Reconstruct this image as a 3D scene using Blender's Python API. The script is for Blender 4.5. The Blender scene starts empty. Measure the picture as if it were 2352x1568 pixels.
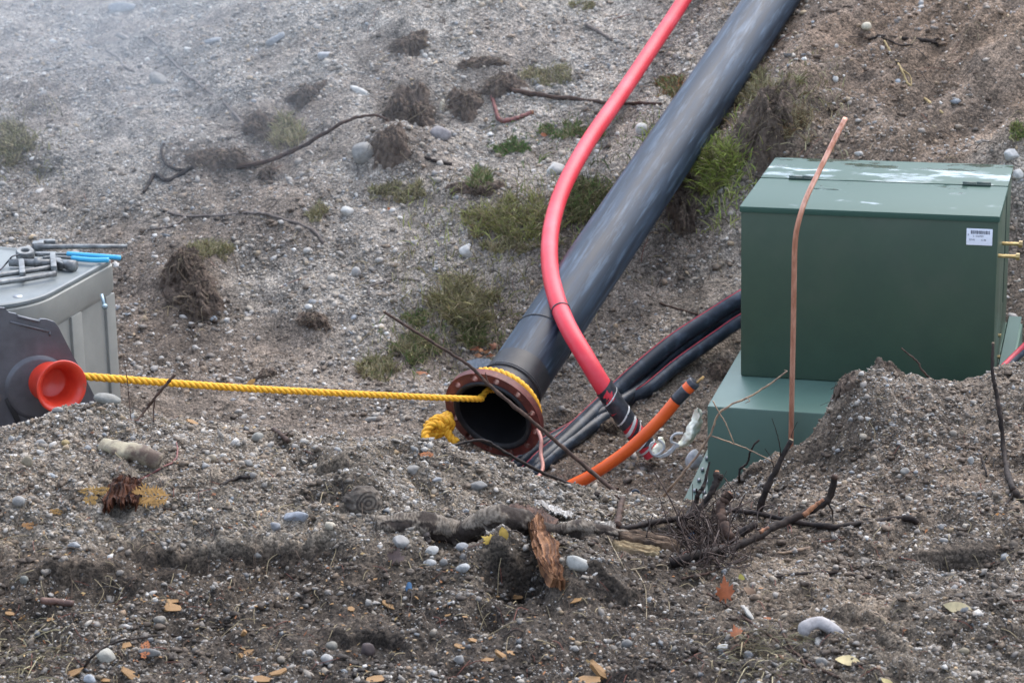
import bpy, bmesh, math, random
import numpy as np
from mathutils import Vector, Matrix

random.seed(7)
rng = np.random.default_rng(7)
sc = bpy.context.scene
COL = sc.collection

# ------------------------------------------------------------------ camera, sky, sun, exposure
CAM_H = 3.84
PITCH = math.radians(18.0)
FPX = 5000.0                      # focal length in the 2352 px wide working frame
cam_d = bpy.data.cameras.new("camera")
cam = bpy.data.objects.new("camera", cam_d)
COL.objects.link(cam)
cam.location = (0, 0, CAM_H)
cam.rotation_euler = (math.radians(90) - PITCH, 0, 0)
cam_d.sensor_width = 36.0
cam_d.lens = 36.0 * FPX / 2352.0
cam_d.clip_start = 0.1
cam_d.clip_end = 500
cam_d.dof.use_dof = True
cam_d.dof.focus_distance = 8.6
cam_d.dof.aperture_fstop = 5.0
sc.camera = cam

w = bpy.data.worlds.new("World")
sc.world = w
w.use_nodes = True
nt = w.node_tree
bg = nt.nodes["Background"]
sky = nt.nodes.new("ShaderNodeTexSky")
sky.sky_type = 'NISHITA'
sky.sun_disc = False
SUN_EL, SUN_AZ = math.radians(58), math.radians(35)     # azimuth measured from +Y towards +X
sky.sun_elevation = SUN_EL
sky.sun_rotation = SUN_AZ
sky.dust_density = 2.0
sky.air_density = 1.0
hs = nt.nodes.new("ShaderNodeHueSaturation")
hs.inputs["Saturation"].default_value = 0.68
nt.links.new(sky.outputs[0], hs.inputs["Color"])
nt.links.new(hs.outputs[0], bg.inputs[0])
bg.inputs[1].default_value = 0.15

sl = bpy.data.lights.new("sun", 'SUN')
sl.energy = 0.6
sl.angle = math.radians(70)
sl.color = (1.0, 0.97, 0.92)
so = bpy.data.objects.new("sun", sl)
COL.objects.link(so)
sd = Vector((math.sin(SUN_AZ) * math.cos(SUN_EL), math.cos(SUN_AZ) * math.cos(SUN_EL), math.sin(SUN_EL)))
so.rotation_euler = sd.to_track_quat('Z', 'Y').to_euler()
so.location = (5, 5, 12)

sc.view_settings.view_transform = 'Standard'
sc.view_settings.look = 'None'
sc.view_settings.gamma = 1.0
sc.view_settings.use_curve_mapping = False
sc.view_settings.exposure = 1.85
sc.cycles.volume_step_rate = 3.0
sc.cycles.volume_max_steps = 64

# ------------------------------------------------------------------ rays and projections (working frame 2352 x 1568)
CP, SP = math.cos(PITCH), math.sin(PITCH)


def ray(u, v):
    b, a = (u - 1176) / FPX, (784 - v) / FPX
    return np.array([b, CP + a * SP, -SP + a * CP])


def at(u, v, Y):
    d = ray(u, v)
    return np.array([0, 0, CAM_H]) + d * (Y / d[1])


def proj(x, y, z):
    z = z - CAM_H
    f = np.maximum(y * CP - z * SP, 0.05)
    return 1176 + FPX * x / f, 784 - FPX * (y * SP + z * CP) / f


def on_plane(u, v, P0, n):
    d = ray(u, v)
    o = np.array([0, 0, CAM_H])
    return o + d * (np.dot(np.asarray(P0) - o, n) / np.dot(d, n))


# ------------------------------------------------------------------ noise (numpy)
_perm = rng.permutation(4096)
_ga = rng.random(4096) * 2 * np.pi
_gx, _gy = np.cos(_ga), np.sin(_ga)


def perlin(x, y, seed=0):
    x = np.asarray(x, float) + seed * 17.31
    y = np.asarray(y, float) + seed * 9.73
    xi, yi = np.floor(x).astype(np.int64), np.floor(y).astype(np.int64)
    xf, yf = x - xi, y - yi

    def g(i, j, dx, dy):
        h = _perm[(_perm[(xi + i) & 4095] + yi + j) & 4095]
        return _gx[h] * dx + _gy[h] * dy
    u, v = xf * xf * xf * (xf * (xf * 6 - 15) + 10), yf * yf * yf * (yf * (yf * 6 - 15) + 10)
    a = g(0, 0, xf, yf) * (1 - u) + g(1, 0, xf - 1, yf) * u
    b = g(0, 1, xf, yf - 1) * (1 - u) + g(1, 1, xf - 1, yf - 1) * u
    return (a * (1 - v) + b * v) * 1.5


def fbm(x, y, sc0, octs, seed=0, gain=0.5):
    r, a = 0, 1.0
    for k in range(octs):
        r = r + a * perlin(x * sc0, y * sc0, seed + k)
        sc0 *= 2.03
        a *= gain
    return r


def noise3(P, s, seed=0):
    return (perlin(P[:, 0] * s, P[:, 1] * s, seed) + perlin(P[:, 1] * s, P[:, 2] * s, seed + 3) +
            perlin(P[:, 2] * s, P[:, 0] * s, seed + 5)) / 1.8


# ------------------------------------------------------------------ mesh helpers
WL = {}


def mesh_np(name, V, F, smooth=True, col=None):
    me = bpy.data.meshes.new(name)
    if isinstance(F, np.ndarray):
        nf, k = F.shape
        me.vertices.add(len(V))
        me.vertices.foreach_set('co', np.ascontiguousarray(V, dtype=np.float32).ravel())
        me.loops.add(nf * k)
        me.loops.foreach_set('vertex_index', np.ascontiguousarray(F, dtype=np.int32).ravel())
        me.polygons.add(nf)
        me.polygons.foreach_set('loop_start', np.arange(0, nf * k, k, dtype=np.int32))
        me.update(calc_edges=True)
        me.validate()
    else:
        me.from_pydata([tuple(map(float, p)) for p in V], [], [tuple(map(int, f)) for f in F])
        me.update()
    if smooth:
        me.polygons.foreach_set('use_smooth', np.ones(len(me.polygons), dtype=bool))
    if col is not None:
        ca = me.color_attributes.new('Col', 'FLOAT_COLOR', 'POINT')
        c = np.ones((len(V), 4), np.float32)
        c[:, :3] = col
        ca.data.foreach_set('color', c.ravel())
    return me


def tag(o, label=None, cat=None, group=None, kind=None):
    if label:
        o['label'] = label
    if cat:
        o['category'] = cat
    if group:
        o['group'] = group
    if kind:
        o['kind'] = kind
    return o


def obj(name, V, F, m, parent=None, smooth=True, col=None, local=False, sharp=None):
    V = np.asarray(V, float)
    if local:
        off = np.zeros(3)
    elif parent is not None:
        off = WL[parent.name]
    else:
        off = np.array([V[:, 0].mean(), V[:, 1].mean(), V[:, 2].min()])
    me = mesh_np(name, V - off, F, smooth, col)
    if sharp is not None:
        me.set_sharp_from_angle(angle=math.radians(sharp))
    me.materials.append(m)
    o = bpy.data.objects.new(name, me)
    COL.objects.link(o)
    if parent is not None:
        o.parent = parent
    elif not local:
        o.location = off
    WL[o.name] = off
    return o


def thing(name, label, cat, loc, group=None, M=None):
    o = bpy.data.objects.new(name, None)
    o.empty_display_size = 0.1
    COL.objects.link(o)
    if M is not None:
        o.matrix_world = M
    else:
        o.location = tuple(loc)
    WL[o.name] = np.asarray(loc, float)
    return tag(o, label, cat, group)


class MB:
    """collects shapes, builds one mesh"""

    def __init__(s):
        s.V, s.F, s.C, s.n = [], [], [], 0

    def add(s, V, F, c=None):
        V = np.asarray(V, float)
        s.V.append(V)
        s.F += [tuple(int(i) + s.n for i in f) for f in F]
        if c is not None:
            cc = np.asarray(c, float)
            s.C.append(np.broadcast_to(cc, (len(V), 3)))
        s.n += len(V)
        return s

    def tube(s, path, r, seg=10, cap=True, c=None, twist=0):
        V, F = tube(path, r, seg, cap)
        return s.add(V, F, c)

    def box(s, o, ax, ay, az, b=0.0):
        o, ax, ay, az = (np.asarray(q, float) for q in (o, ax, ay, az))
        V, F = bbox(o, ax, ay, az, b)
        return s.add(V, F)

    def build(s, name, m, parent=None, **k):
        V = np.concatenate(s.V)
        c = np.concatenate(s.C) if s.C else None
        return obj(name, V, s.F, m, parent, col=c, **k)


def unit(v):
    v = np.asarray(v, float)
    return v / max(np.linalg.norm(v), 1e-9)


def frame(d):
    d = unit(d)
    a = np.array([0, 0, 1.0]) if abs(d[2]) < 0.9 else np.array([1.0, 0, 0])
    x = unit(np.cross(a, d))
    return x, np.cross(d, x), d


def tube(path, r, seg=10, cap=True):
    P = np.asarray(path, float)
    n = len(P)
    r = np.broadcast_to(np.asarray(r, float), (n,))
    T = np.gradient(P, axis=0)
    T /= np.maximum(np.linalg.norm(T, axis=1), 1e-9)[:, None]
    x, y, _ = frame(T[0])
    V = []
    ang = np.arange(seg) * 2 * np.pi / seg
    for i in range(n):
        x = unit(x - T[i] * np.dot(x, T[i]))
        y = np.cross(T[i], x)
        V.append(P[i] + r[i] * (np.cos(ang)[:, None] * x + np.sin(ang)[:, None] * y))
    V = np.concatenate(V)
    F = []
    for i in range(n - 1):
        for k in range(seg):
            a, b = i * seg + k, i * seg + (k + 1) % seg
            F.append((a, b, b + seg, a + seg))
    if cap:
        F.append(tuple(range(seg - 1, -1, -1)))
        F.append(tuple((n - 1) * seg + k for k in range(seg)))
    return V, F


def bbox(o, ax, ay, az, b=0.0):
    """box with corner o and edge vectors; b = bevel width"""
    bm = bmesh.new()
    vs = [bm.verts.new(o + ax * i + ay * j + az * k) for k in (0, 1) for j in (0, 1) for i in (0, 1)]
    for f in ((0, 2, 3, 1), (4, 5, 7, 6), (0, 1, 5, 4), (1, 3, 7, 5), (3, 2, 6, 7), (2, 0, 4, 6)):
        bm.faces.new([vs[i] for i in f])
    bmesh.ops.recalc_face_normals(bm, faces=bm.faces)
    if b:
        bmesh.ops.bevel(bm, geom=list(bm.edges), offset=b, segments=2, profile=0.6, affect='EDGES')
    bm.verts.index_update()
    V = np.array([v.co[:] for v in bm.verts])
    F = [tuple(v.index for v in f.verts) for f in bm.faces]
    bm.free()
    return V, F


def prism(pts, n, th):
    """planar outline pts (k,3) extruded by th along -n"""
    P = np.asarray(pts, float)
    k = len(P)
    V = np.concatenate([P, P - np.asarray(n) * th])
    F = [tuple(range(k)), tuple(range(2 * k - 1, k - 1, -1))]
    F += [(i, i + k, (i + 1) % k + k, (i + 1) % k) for i in range(k)]
    return V, F


def catmull(P, m=8):
    P = np.asarray(P, float)
    if len(P) < 3:
        return np.linspace(P[0], P[-1], m + 1)
    Q = np.concatenate([[2 * P[0] - P[1]], P, [2 * P[-1] - P[-2]]])
    out = []
    for i in range(1, len(Q) - 2):
        for t in np.arange(m) / m:
            a, b, c, d = Q[i - 1:i + 3]
            out.append(0.5 * (2 * b + (c - a) * t + (2 * a - 5 * b + 4 * c - d) * t * t + (3 * b - a - 3 * c + d) * t ** 3))
    out.append(P[-1])
    return np.array(out)


def lathe(prof, o, axis, seg=40):
    """prof: (r, h) pairs revolved round axis from o"""
    x, y, d = frame(axis)
    ang = np.arange(seg) * 2 * np.pi / seg
    V = np.concatenate([np.asarray(o) + d * h + r * (np.cos(ang)[:, None] * x + np.sin(ang)[:, None] * y) for r, h in prof])
    F = []
    for i in range(len(prof) - 1):
        for k in range(seg):
            a, b = i * seg + k, i * seg + (k + 1) % seg
            F.append((a, b, b + seg, a + seg))
    return V, F


def ico(sub):
    bm = bmesh.new()
    bmesh.ops.create_icosphere(bm, subdivisions=sub, radius=1.0)
    bm.verts.index_update()
    V = np.array([v.co[:] for v in bm.verts])
    F = np.array([[v.index for v in f.verts] for f in bm.faces])
    bm.free()
    return V, F


# ------------------------------------------------------------------ material helpers
def nodes(name):
    m = bpy.data.materials.new(name)
    m.use_nodes = True
    t = m.node_tree
    p = t.nodes["Principled BSDF"]

    def N(kind, **kw):
        n = t.nodes.new(kind)
        for k, v in kw.items():
            if k in n.inputs:
                n.inputs[k].default_value = v
            else:
                setattr(n, k, v)
        return n
    return m, t, p, N, t.links.new


def rgba(c):
    return (c[0], c[1], c[2], 1)


def pm(name, c1, c2=None, scale=20, lo=0.4, hi=0.6, rough=0.6, rough2=None, bump=0.0, bscale=None, metallic=0.0,
       stretch=None, attr=False, detail=6, spec=0.5, bdist=0.01, dirt=None, dirt_scale=6, dirt_lo=0.55, dirt_hi=0.7):
    m, t, p, N, L = nodes(name)
    tc = N("ShaderNodeTexCoord")
    src = tc.outputs["Object"]
    if stretch:
        mp = N("ShaderNodeMapping")
        mp.inputs["Scale"].default_value = stretch
        L(src, mp.inputs[0])
        src = mp.outputs[0]
    nz = N("ShaderNodeTexNoise", Scale=scale, Detail=detail, Roughness=0.6)
    L(src, nz.inputs["Vector"])
    rp = N("ShaderNodeMapRange")
    rp.inputs[1].default_value, rp.inputs[2].default_value = lo, hi
    L(nz.outputs[0], rp.inputs[0])
    mx = N("ShaderNodeMix", data_type='RGBA')
    mx.inputs["A"].default_value = rgba(c1)
    mx.inputs["B"].default_value = rgba(c2 or [q * 0.75 for q in c1])
    L(rp.outputs[0], mx.inputs["Factor"])
    out = mx.outputs["Result"]
    if attr:
        at_ = N("ShaderNodeVertexColor", layer_name="Col")
        ml = N("ShaderNodeMix", data_type='RGBA', blend_type='MULTIPLY')
        ml.inputs["Factor"].default_value = 1.0
        L(out, ml.inputs["A"])
        L(at_.outputs[0], ml.inputs["B"])
        out = ml.outputs["Result"]
    if dirt:
        n3 = N("ShaderNodeTexNoise", Scale=dirt_scale, Detail=8, Roughness=0.65)
        L(src, n3.inputs["Vector"])
        r3 = N("ShaderNodeMapRange")
        r3.inputs[1].default_value, r3.inputs[2].default_value = dirt_lo, dirt_hi
        L(n3.outputs[0], r3.inputs[0])
        m3 = N("ShaderNodeMix", data_type='RGBA')
        L(r3.outputs[0], m3.inputs["Factor"])
        L(out, m3.inputs["A"])
        m3.inputs["B"].default_value = rgba(dirt)
        out = m3.outputs["Result"]
    L(out, p.inputs["Base Color"])
    p.inputs["Roughness"].default_value = rough
    p.inputs["Metallic"].default_value = metallic
    p.inputs["Specular IOR Level"].default_value = spec
    if rough2 is not None:
        r2 = N("ShaderNodeMapRange")
        r2.inputs[1].default_value, r2.inputs[2].default_value = lo, hi
        r2.inputs[3].default_value, r2.inputs[4].default_value = rough, rough2
        L(nz.outputs[0], r2.inputs[0])
        L(r2.outputs[0], p.inputs["Roughness"])
    if bump:
        n2 = N("ShaderNodeTexNoise", Scale=bscale or scale * 3, Detail=6, Roughness=0.65)
        L(src, n2.inputs["Vector"])
        b = N("ShaderNodeBump", Strength=bump, Distance=bdist)
        L(n2.outputs[0], b.inputs["Height"])
        L(b.outputs[0], p.inputs["Normal"])
    return m


def ground_mat():
    m, t, p, N, L = nodes("gravelly soil")
    tc = N("ShaderNodeTexCoord")
    ca = N("ShaderNodeVertexColor", layer_name="Col")
    nz = N("ShaderNodeTexNoise", Scale=5.0, Detail=8, Roughness=0.7)
    L(tc.outputs["Object"], nz.inputs["Vector"])
    v1 = N("ShaderNodeTexVoronoi", Scale=55.0)
    L(tc.outputs["Object"], v1.inputs["Vector"])
    v2 = N("ShaderNodeTexVoronoi", Scale=150.0)
    L(tc.outputs["Object"], v2.inputs["Vector"])
    # grain brightness: colour of each little stone
    s1 = N("ShaderNodeSeparateColor")
    L(v1.outputs["Color"], s1.inputs[0])
    s2 = N("ShaderNodeSeparateColor")
    L(v2.outputs["Color"], s2.inputs[0])
    r1 = N("ShaderNodeMapRange")
    for i, q in ((1, 0.0), (2, 1.0), (3, 0.62), (4, 1.42)):
        r1.inputs[i].default_value = q
    L(s1.outputs[0], r1.inputs[0])
    r2 = N("ShaderNodeMapRange")
    for i, q in ((1, 0.0), (2, 1.0), (3, 0.5), (4, 1.6)):
        r2.inputs[i].default_value = q
    L(s2.outputs[1], r2.inputs[0])
    r3 = N("ShaderNodeMapRange")
    for i, q in ((1, 0.3), (2, 0.7), (3, 0.6), (4, 1.35)):
        r3.inputs[i].default_value = q
    L(nz.outputs[0], r3.inputs[0])
    a = N("ShaderNodeMath", operation='MULTIPLY')
    L(r1.outputs[0], a.inputs[0])
    L(r2.outputs[0], a.inputs[1])
    b = N("ShaderNodeMath", operation='MULTIPLY')
    L(a.outputs[0], b.inputs[0])
    L(r3.outputs[0], b.inputs[1])
    sca = N("ShaderNodeVectorMath", operation='SCALE')
    L(ca.outputs[0], sca.inputs[0])
    L(b.outputs[0], sca.inputs["Scale"])
    L(sca.outputs[0], p.inputs["Base Color"])
    p.inputs["Roughness"].default_value = 0.85
    p.inputs["Specular IOR Level"].default_value = 0.3
    n2 = N("ShaderNodeTexNoise", Scale=90.0, Detail=6, Roughness=0.75)
    L(tc.outputs["Object"], n2.inputs["Vector"])
    ad = N("ShaderNodeMath", operation='SUBTRACT')
    L(n2.outputs[0], ad.inputs[0])
    L(v1.outputs["Distance"], ad.inputs[1])
    bp = N("ShaderNodeBump", Strength=0.9, Distance=0.012)
    L(ad.outputs[0], bp.inputs["Height"])
    L(bp.outputs[0], p.inputs["Normal"])
    return m


def stone_mat(name, attr, c=(0.3, 0.3, 0.3), scale=60):
    m, t, p, N, L = nodes(name)
    tc = N("ShaderNodeTexCoord")
    nz = N("ShaderNodeTexNoise", Scale=scale, Detail=8, Roughness=0.7)
    L(tc.outputs["Object"], nz.inputs["Vector"])
    r = N("ShaderNodeMapRange")
    for i, q in ((1, 0.3), (2, 0.7), (3, 0.62), (4, 1.25)):
        r.inputs[i].default_value = q
    L(nz.outputs[0], r.inputs[0])
    sca = N("ShaderNodeVectorMath", operation='SCALE')
    if attr:
        ca = N("ShaderNodeVertexColor", layer_name="Col")
        L(ca.outputs[0], sca.inputs[0])
    else:
        sca.inputs[0].default_value = c
    L(r.outputs[0], sca.inputs["Scale"])
    L(sca.outputs[0], p.inputs["Base Color"])
    p.inputs["Roughness"].default_value = 0.62
    p.inputs["Specular IOR Level"].default_value = 0.35
    bp = N("ShaderNodeBump", Strength=0.35, Distance=0.004)
    L(nz.outputs[0], bp.inputs["Height"])
    L(bp.outputs[0], p.inputs["Normal"])
    return m

# ------------------------------------------------------------------ terrain: control points (u, v, Y)
CTRL = [
    # foot of the picture
    (-250, 1568, 6.1), (200, 1568, 6.12), (600, 1568, 6.14), (1200, 1568, 6.12), (1800, 1568, 6.0), (2352, 1568, 5.95), (2650, 1568, 5.9),
    (0, 1430, 6.45), (350, 1400, 6.58), (800, 1400, 6.58), (1200, 1420, 6.52), (1700, 1430, 6.42), (2250, 1400, 6.45),
    (0, 1300, 6.7), (570, 1300, 6.78), (570, 1237, 6.86), (200, 1240, 6.85), (850, 1260, 6.85), (1050, 1270, 6.85), (1400, 1300, 6.8), (1300, 1350, 6.65),
    (1700, 1300, 6.9), (2000, 1300, 7.0), (2300, 1290, 7.0),
    (0, 1120, 7.1), (300, 1110, 7.2), (600, 1120, 7.2), (850, 1140, 7.2), (1000, 1180, 7.25), (1200, 1195, 7.35), (1450, 1220, 7.25), (1600, 1250, 7.25),
    (2000, 1200, 7.3), (2300, 1150, 7.4), (1800, 1180, 7.5),
    # crest of the left and middle mound
    (-300, 1030, 7.6), (0, 1024, 7.6), (100, 976, 7.75), (200, 950, 7.8), (350, 955, 7.82), (500, 992, 7.75), (700, 1012, 7.75), (850, 1024, 7.8),
    (969, 1016, 7.85), (1059, 1038, 7.9), (1112, 1055, 7.95), (1149, 1073, 8.0), (1220, 1108, 8.05), (1293, 1126, 8.1), (1383, 1143, 8.15),
    (1437, 1172, 8.2), (1545, 1182, 8.25), (1610, 1172, 8.3),
    # right mound
    (1656, 1122, 8.4), (1736, 1077, 8.42), (1829, 1048, 8.45), (1879, 1009, 8.42), (1887, 955, 8.4), (1912, 908, 8.4), (1955, 876, 8.42),
    (2027, 861, 8.45), (2117, 877, 8.5), (2189, 880, 8.55), (2279, 866, 8.6), (2352, 866, 8.65), (2600, 862, 8.7),
    (1950, 960, 8.25), (2100, 1000, 8.05), (2250, 980, 8.1), (2350, 1000, 8.0), (1880, 1080, 8.15), (2050, 1100, 7.75), (1760, 1130, 8.0), (2350, 1100, 7.7),
    # pit floor and back bank
    (1150, 1085, 9.95), (1500, 1000, 10.25), (1580, 1100, 9.8), (1450, 1110, 9.75), (1300, 1100, 9.8), (1000, 960, 10.3), (600, 950, 10.4), (300, 900, 10.6), (800, 880, 10.8), (1000, 800, 11.15),
    (1000, 600, 11.75), (1000, 400, 12.5), (1000, 200, 13.3), (1000, 0, 14.3), (600, 800, 11.2), (600, 600, 11.9), (600, 400, 12.8), (600, 200, 13.9),
    (600, 0, 15.6), (200, 700, 11.7), (200, 560, 12.3), (200, 400, 13.2), (200, 290, 14.2), (200, 150, 15.3), (200, 0, 17), (0, 560, 12.4), (0, 290, 14.4),
    (0, 0, 17.5), (1500, 450, 11.9), (1450, 700, 11.4), (1600, 560, 11.75), (1600, 700, 11.2), (1600, 850, 10.75), (1300, 300, 12.75), (1600, 150, 13.1),
    (1600, 0, 13.9), (1400, 0, 14.2), (1700, 300, 12.0), (1900, 300, 11.9), (2000, 350, 11.65), (2200, 300, 11.85), (1900, 0, 13.2), (2200, 0, 12.9),
    (2352, 0, 12.7), (2100, 150, 12.4), (2352, 150, 12.2), (2352, 320, 11.55), (2345, 500, 11.0), (2345, 700, 10.6), (2345, 345, 11.25), (2600, 0, 12.6),
    (2600, 300, 11.4), (-300, 0, 18), (-300, 560, 12.6),
]
XYZ = [(-2.2, 9.6, .1), (-1.7, 8.95, .2), (-1.0, 8.9, .2), (-.4, 8.9, .15), (.1, 9.1, .0), (.4, 9.1, -.03), (.75, 8.95, -.03), (1.1, 9.1, .1), (1.6, 8.85, .5),
       (2.2, 8.85, .55), (2.7, 9.2, .5), (1.3, 10.8, .2), (2.0, 10.6, .3), (2.6, 10.3, .4), (1.0, 10.3, .0), (0, 21, 2.0), (-6, 24, 2.0), (6, 20, 2.1),
       (-10, 15, 1.6), (9, 12, 2.1), (-9, 9, 1.3), (8, 8.5, 1.4), (0, 3.2, 1.7), (-5, 3.5, 1.7), (5, 3.5, 1.7), (0, 0.5, 2.2), (-6, -4, 2.3), (6, -4, 2.3),
       (-5, 6.5, 1.1), (4.5, 6.5, 1.1), (1.5, 13.8, 1.86), (2.5, 13.5, 1.88), (3.5, 13.2, 1.9), (.8, 14.4, 1.78), (1.5, 15, 1.9), (3.5, 15, 1.95), (2.5, 17, 1.9), (0, 17.5, 1.75), (0, 40, 2.6), (-22, 40, 2.6), (22, 40, 2.6), (-16, 5, 2), (16, 5, 2), (0, 4.7, 1.15)]
_cp = np.array([at(*c) for c in CTRL] + [np.array(q, float) for q in XYZ])


def _U(d2):
    return 0.5 * d2 * np.log(d2 + 1e-9)


_n = len(_cp)
_A = np.zeros((_n + 3, _n + 3))
_d2 = ((_cp[:, None, :2] - _cp[None, :, :2]) ** 2).sum(-1)
_A[:_n, :_n] = _U(_d2) + np.eye(_n) * 4e-4
_A[:_n, _n:] = np.c_[np.ones(_n), _cp[:, :2]]
_A[_n:, :_n] = _A[:_n, _n:].T
_w = np.linalg.solve(_A, np.r_[_cp[:, 2], 0, 0, 0])


def base_h(x, y):
    sh = x.shape
    x, y = x.ravel(), y.ravel()
    h = _w[_n] + _w[_n + 1] * x + _w[_n + 2] * y
    for i in range(_n):
        h = h + _w[i] * _U((x - _cp[i, 0]) ** 2 + (y - _cp[i, 1]) ** 2)
    return h.reshape(sh)


# dents and lumps: (u, v, Y, radius m, height m)
LUMPS = [
    (1175, 1322, 6.72, .12, -.12), (1215, 1335, 6.70, .08, -.08), (1120, 1345, 6.66, .07, .04), (1290, 1318, 6.7, .08, .05), (1330, 1360, 6.6, .09, .05), (1180, 1280, 6.85, .09, .05), (1120, 1300, 6.8, .12, .06), (1300, 1275, 6.85, .1, .03), (1113, 1400, 6.5, .05, -.06),
    (1060, 1390, 6.55, .10, .04), (560, 1262, 6.8, .16, -.045), (700, 1262, 6.82, .14, -.04), (400, 1270, 6.8, .12, -.03), (230, 1310, 6.62, .12, -.04),
    (1975, 905, 8.33, .16, .035), (1845, 975, 8.42, .13, -.07), (820, 1140, 7.2, .12, .07), (1380, 1340, 6.7, .11, .05), (1060, 1240, 6.95, .10, -.05), (2210, 1280, 7.05, .13, -.04), (2050, 1130, 7.6, .12, -.05),
    (1990, 990, 8.15, .12, .05), (700, 1080, 7.4, .16, -.05), (1560, 1255, 7.2, .2, -.07), (1460, 1275, 7.0, .1, -.04), (2180, 1290, 7.0, .1, -.04),
    (935, 270, 12.7, .28, .12), (500, 360, 13.2, .35, .10), (430, 640, 11.9, .3, .10), (620, 510, 12.3, .35, .10), (1760, 235, 12.0, .3, .10),
    (1600, 470, 11.7, .2, .12), (1090, 430, 12.25, .28, .08), (1200, 520, 11.9, .3, .08), (700, 740, 11.4, .2, .05), (110, 230, 14.6, .5, .12),
    (40, 340, 13.8, .35, .15), (1060, 720, 11.3, .2, .06), (2300, 120, 12.3, .3, .06), (1830, 200, 12.2, .2, .07), (2345, 380, 11.1, .3, .12),
]

# pipe line (centre axis) so that the ground can carry it
PIPE_A = at(1187, 880, 10.12)
PIPE_B = at(1777, 0, 13.35)
PIPE_D = unit(PIPE_B - PIPE_A)
PIPE_R = 0.152


# broken edges in the near soil: polylines (u, v, Y), step height m, lip m
EDGES = [
    ([(300, 1272, 6.76), (360, 1260, 6.79), (430, 1256, 6.80), (480, 1246, 6.83), (560, 1238, 6.85), (640, 1241, 6.85), (720, 1236, 6.87), (800, 1238, 6.88)], .05, .018),
    ([(40, 1345, 6.62), (120, 1325, 6.66), (200, 1312, 6.70), (300, 1296, 6.74)], .045, .02),
    ([(1085, 1292, 6.78), (1130, 1288, 6.80), (1180, 1296, 6.79), (1240, 1292, 6.80)], .06, .03),
    ([(700, 1455, 6.44), (800, 1470, 6.41), (880, 1462, 6.43), (960, 1490, 6.36)], .035, .015),
    ([(1290, 1325, 6.68), (1370, 1348, 6.62), (1440, 1352, 6.61), (1500, 1335, 6.66)], .05, .02),
    ([(2060, 1275, 7.05), (2150, 1262, 7.1), (2240, 1266, 7.1), (2330, 1255, 7.12)], .035, .015),
    ([(1905, 912, 8.36), (1958, 880, 8.40), (2030, 866, 8.43), (2110, 880, 8.46)], .05, .03),
    ([(680, 1062, 7.42), (760, 1046, 7.48), (830, 1050, 7.47)], .05, .02),
]


def edges(x, y):
    dh, dy = np.zeros_like(x), np.zeros_like(x)
    for pts, st, lip in EDGES:
        P = np.array([at(*p) for p in pts])
        o = np.argsort(P[:, 0])
        P = P[o]
        ly = np.interp(x, P[:, 0], P[:, 1]) + .02 * perlin(x * 9, x * 0 + st * 100, 50) + .012 * perlin(x * 31, x * 0 + st * 50, 51)
        fade = np.clip((x - P[0, 0]) / .12, 0, 1) * np.clip((P[-1, 0] - x) / .12, 0, 1)
        fade = fade * fade * (3 - 2 * fade)
        d = y - ly
        up = np.clip(d / .012 + .5, 0, 1)
        prof = up * np.exp(-np.maximum(d, 0) / .20) * .55 - (1 - up) * np.exp(-np.maximum(-d, 0) / .10) * .45
        dh += fade * st * prof
        dy -= fade * lip * np.exp(-((d - .01) / .022) ** 2)
    return dh, dy


def terrain(x, y):
    h = base_h(x, y)
    for (u, v, Y, r, a) in LUMPS:
        P = at(u, v, Y)
        d = ((x - P[0]) ** 2 + (y - P[1]) ** 2) / (r * r)
        h = h + a * np.exp(-d * d * 0.8 - d * 0.4)
    near = np.clip((8.9 - y) / 0.6, 0, 1)
    wx = x + 0.12 * perlin(x * 3, y * 3, 40)
    wy = y + 0.12 * perlin(x * 3, y * 3, 41)
    h = h + 0.030 * fbm(wx, wy, 2.2, 3, 1) + 0.016 * fbm(wx, wy, 7.0, 3, 5)
    rid = 1 - 2 * np.abs(fbm(wx, wy, 4.2, 4, 9, .55))
    h = h + rid * (0.010 + 0.012 * near)
    h = h + (0.0055 + 0.003 * near) * fbm(x, y, 26, 4, 14, 0.65)
    # erosion runs down the brown slope at the back right
    br = np.clip((x - 0.9) / 0.6, 0, 1) * np.clip((y - 11.3) / 0.5, 0, 1)
    a = (x * 0.75 + y * 0.66)
    bq = (x * 0.66 - y * 0.75)
    h = h + br * (0.09 * perlin(a * .9, bq * 3.5, 21) + 0.045 * perlin(a * 1.6, bq * 9, 22) + .018 * perlin(a * 4, bq * 30, 23))
    bk = np.clip((y - 10.8) / .6, 0, 1) * (1 - br)
    h = h + bk * (0.08 * perlin(x * 1.1 + y * .7, y * .5, 25) + .05 * perlin(x * 2.6 + y * 1.2, y * .9, 26))
    # wheel ruts at the lower right
    rt = np.exp(-((x - 1.12) / .28) ** 2 - ((y - 6.25) / .33) ** 2)
    h = h + rt * .016 * np.sin((x * .8 + y * .6) * 62 + 2.5 * perlin(x * 6, y * 6, 33))
    h = h + edges(x, y)[0]
    # the bed of the big pipe
    t = (y - PIPE_A[1]) / PIPE_D[1]
    ax = PIPE_A[0] + PIPE_D[0] * t
    az = PIPE_A[2] + PIPE_D[2] * t
    dx = np.abs(x - ax)
    lim = az - PIPE_R * 0.80 + np.maximum(dx - 0.10, 0) * 0.9
    m = (t > -0.35) & (t < 9) & (dx < 0.55)
    h = np.where(m, np.minimum(h, lim), h)
    return h


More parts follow.
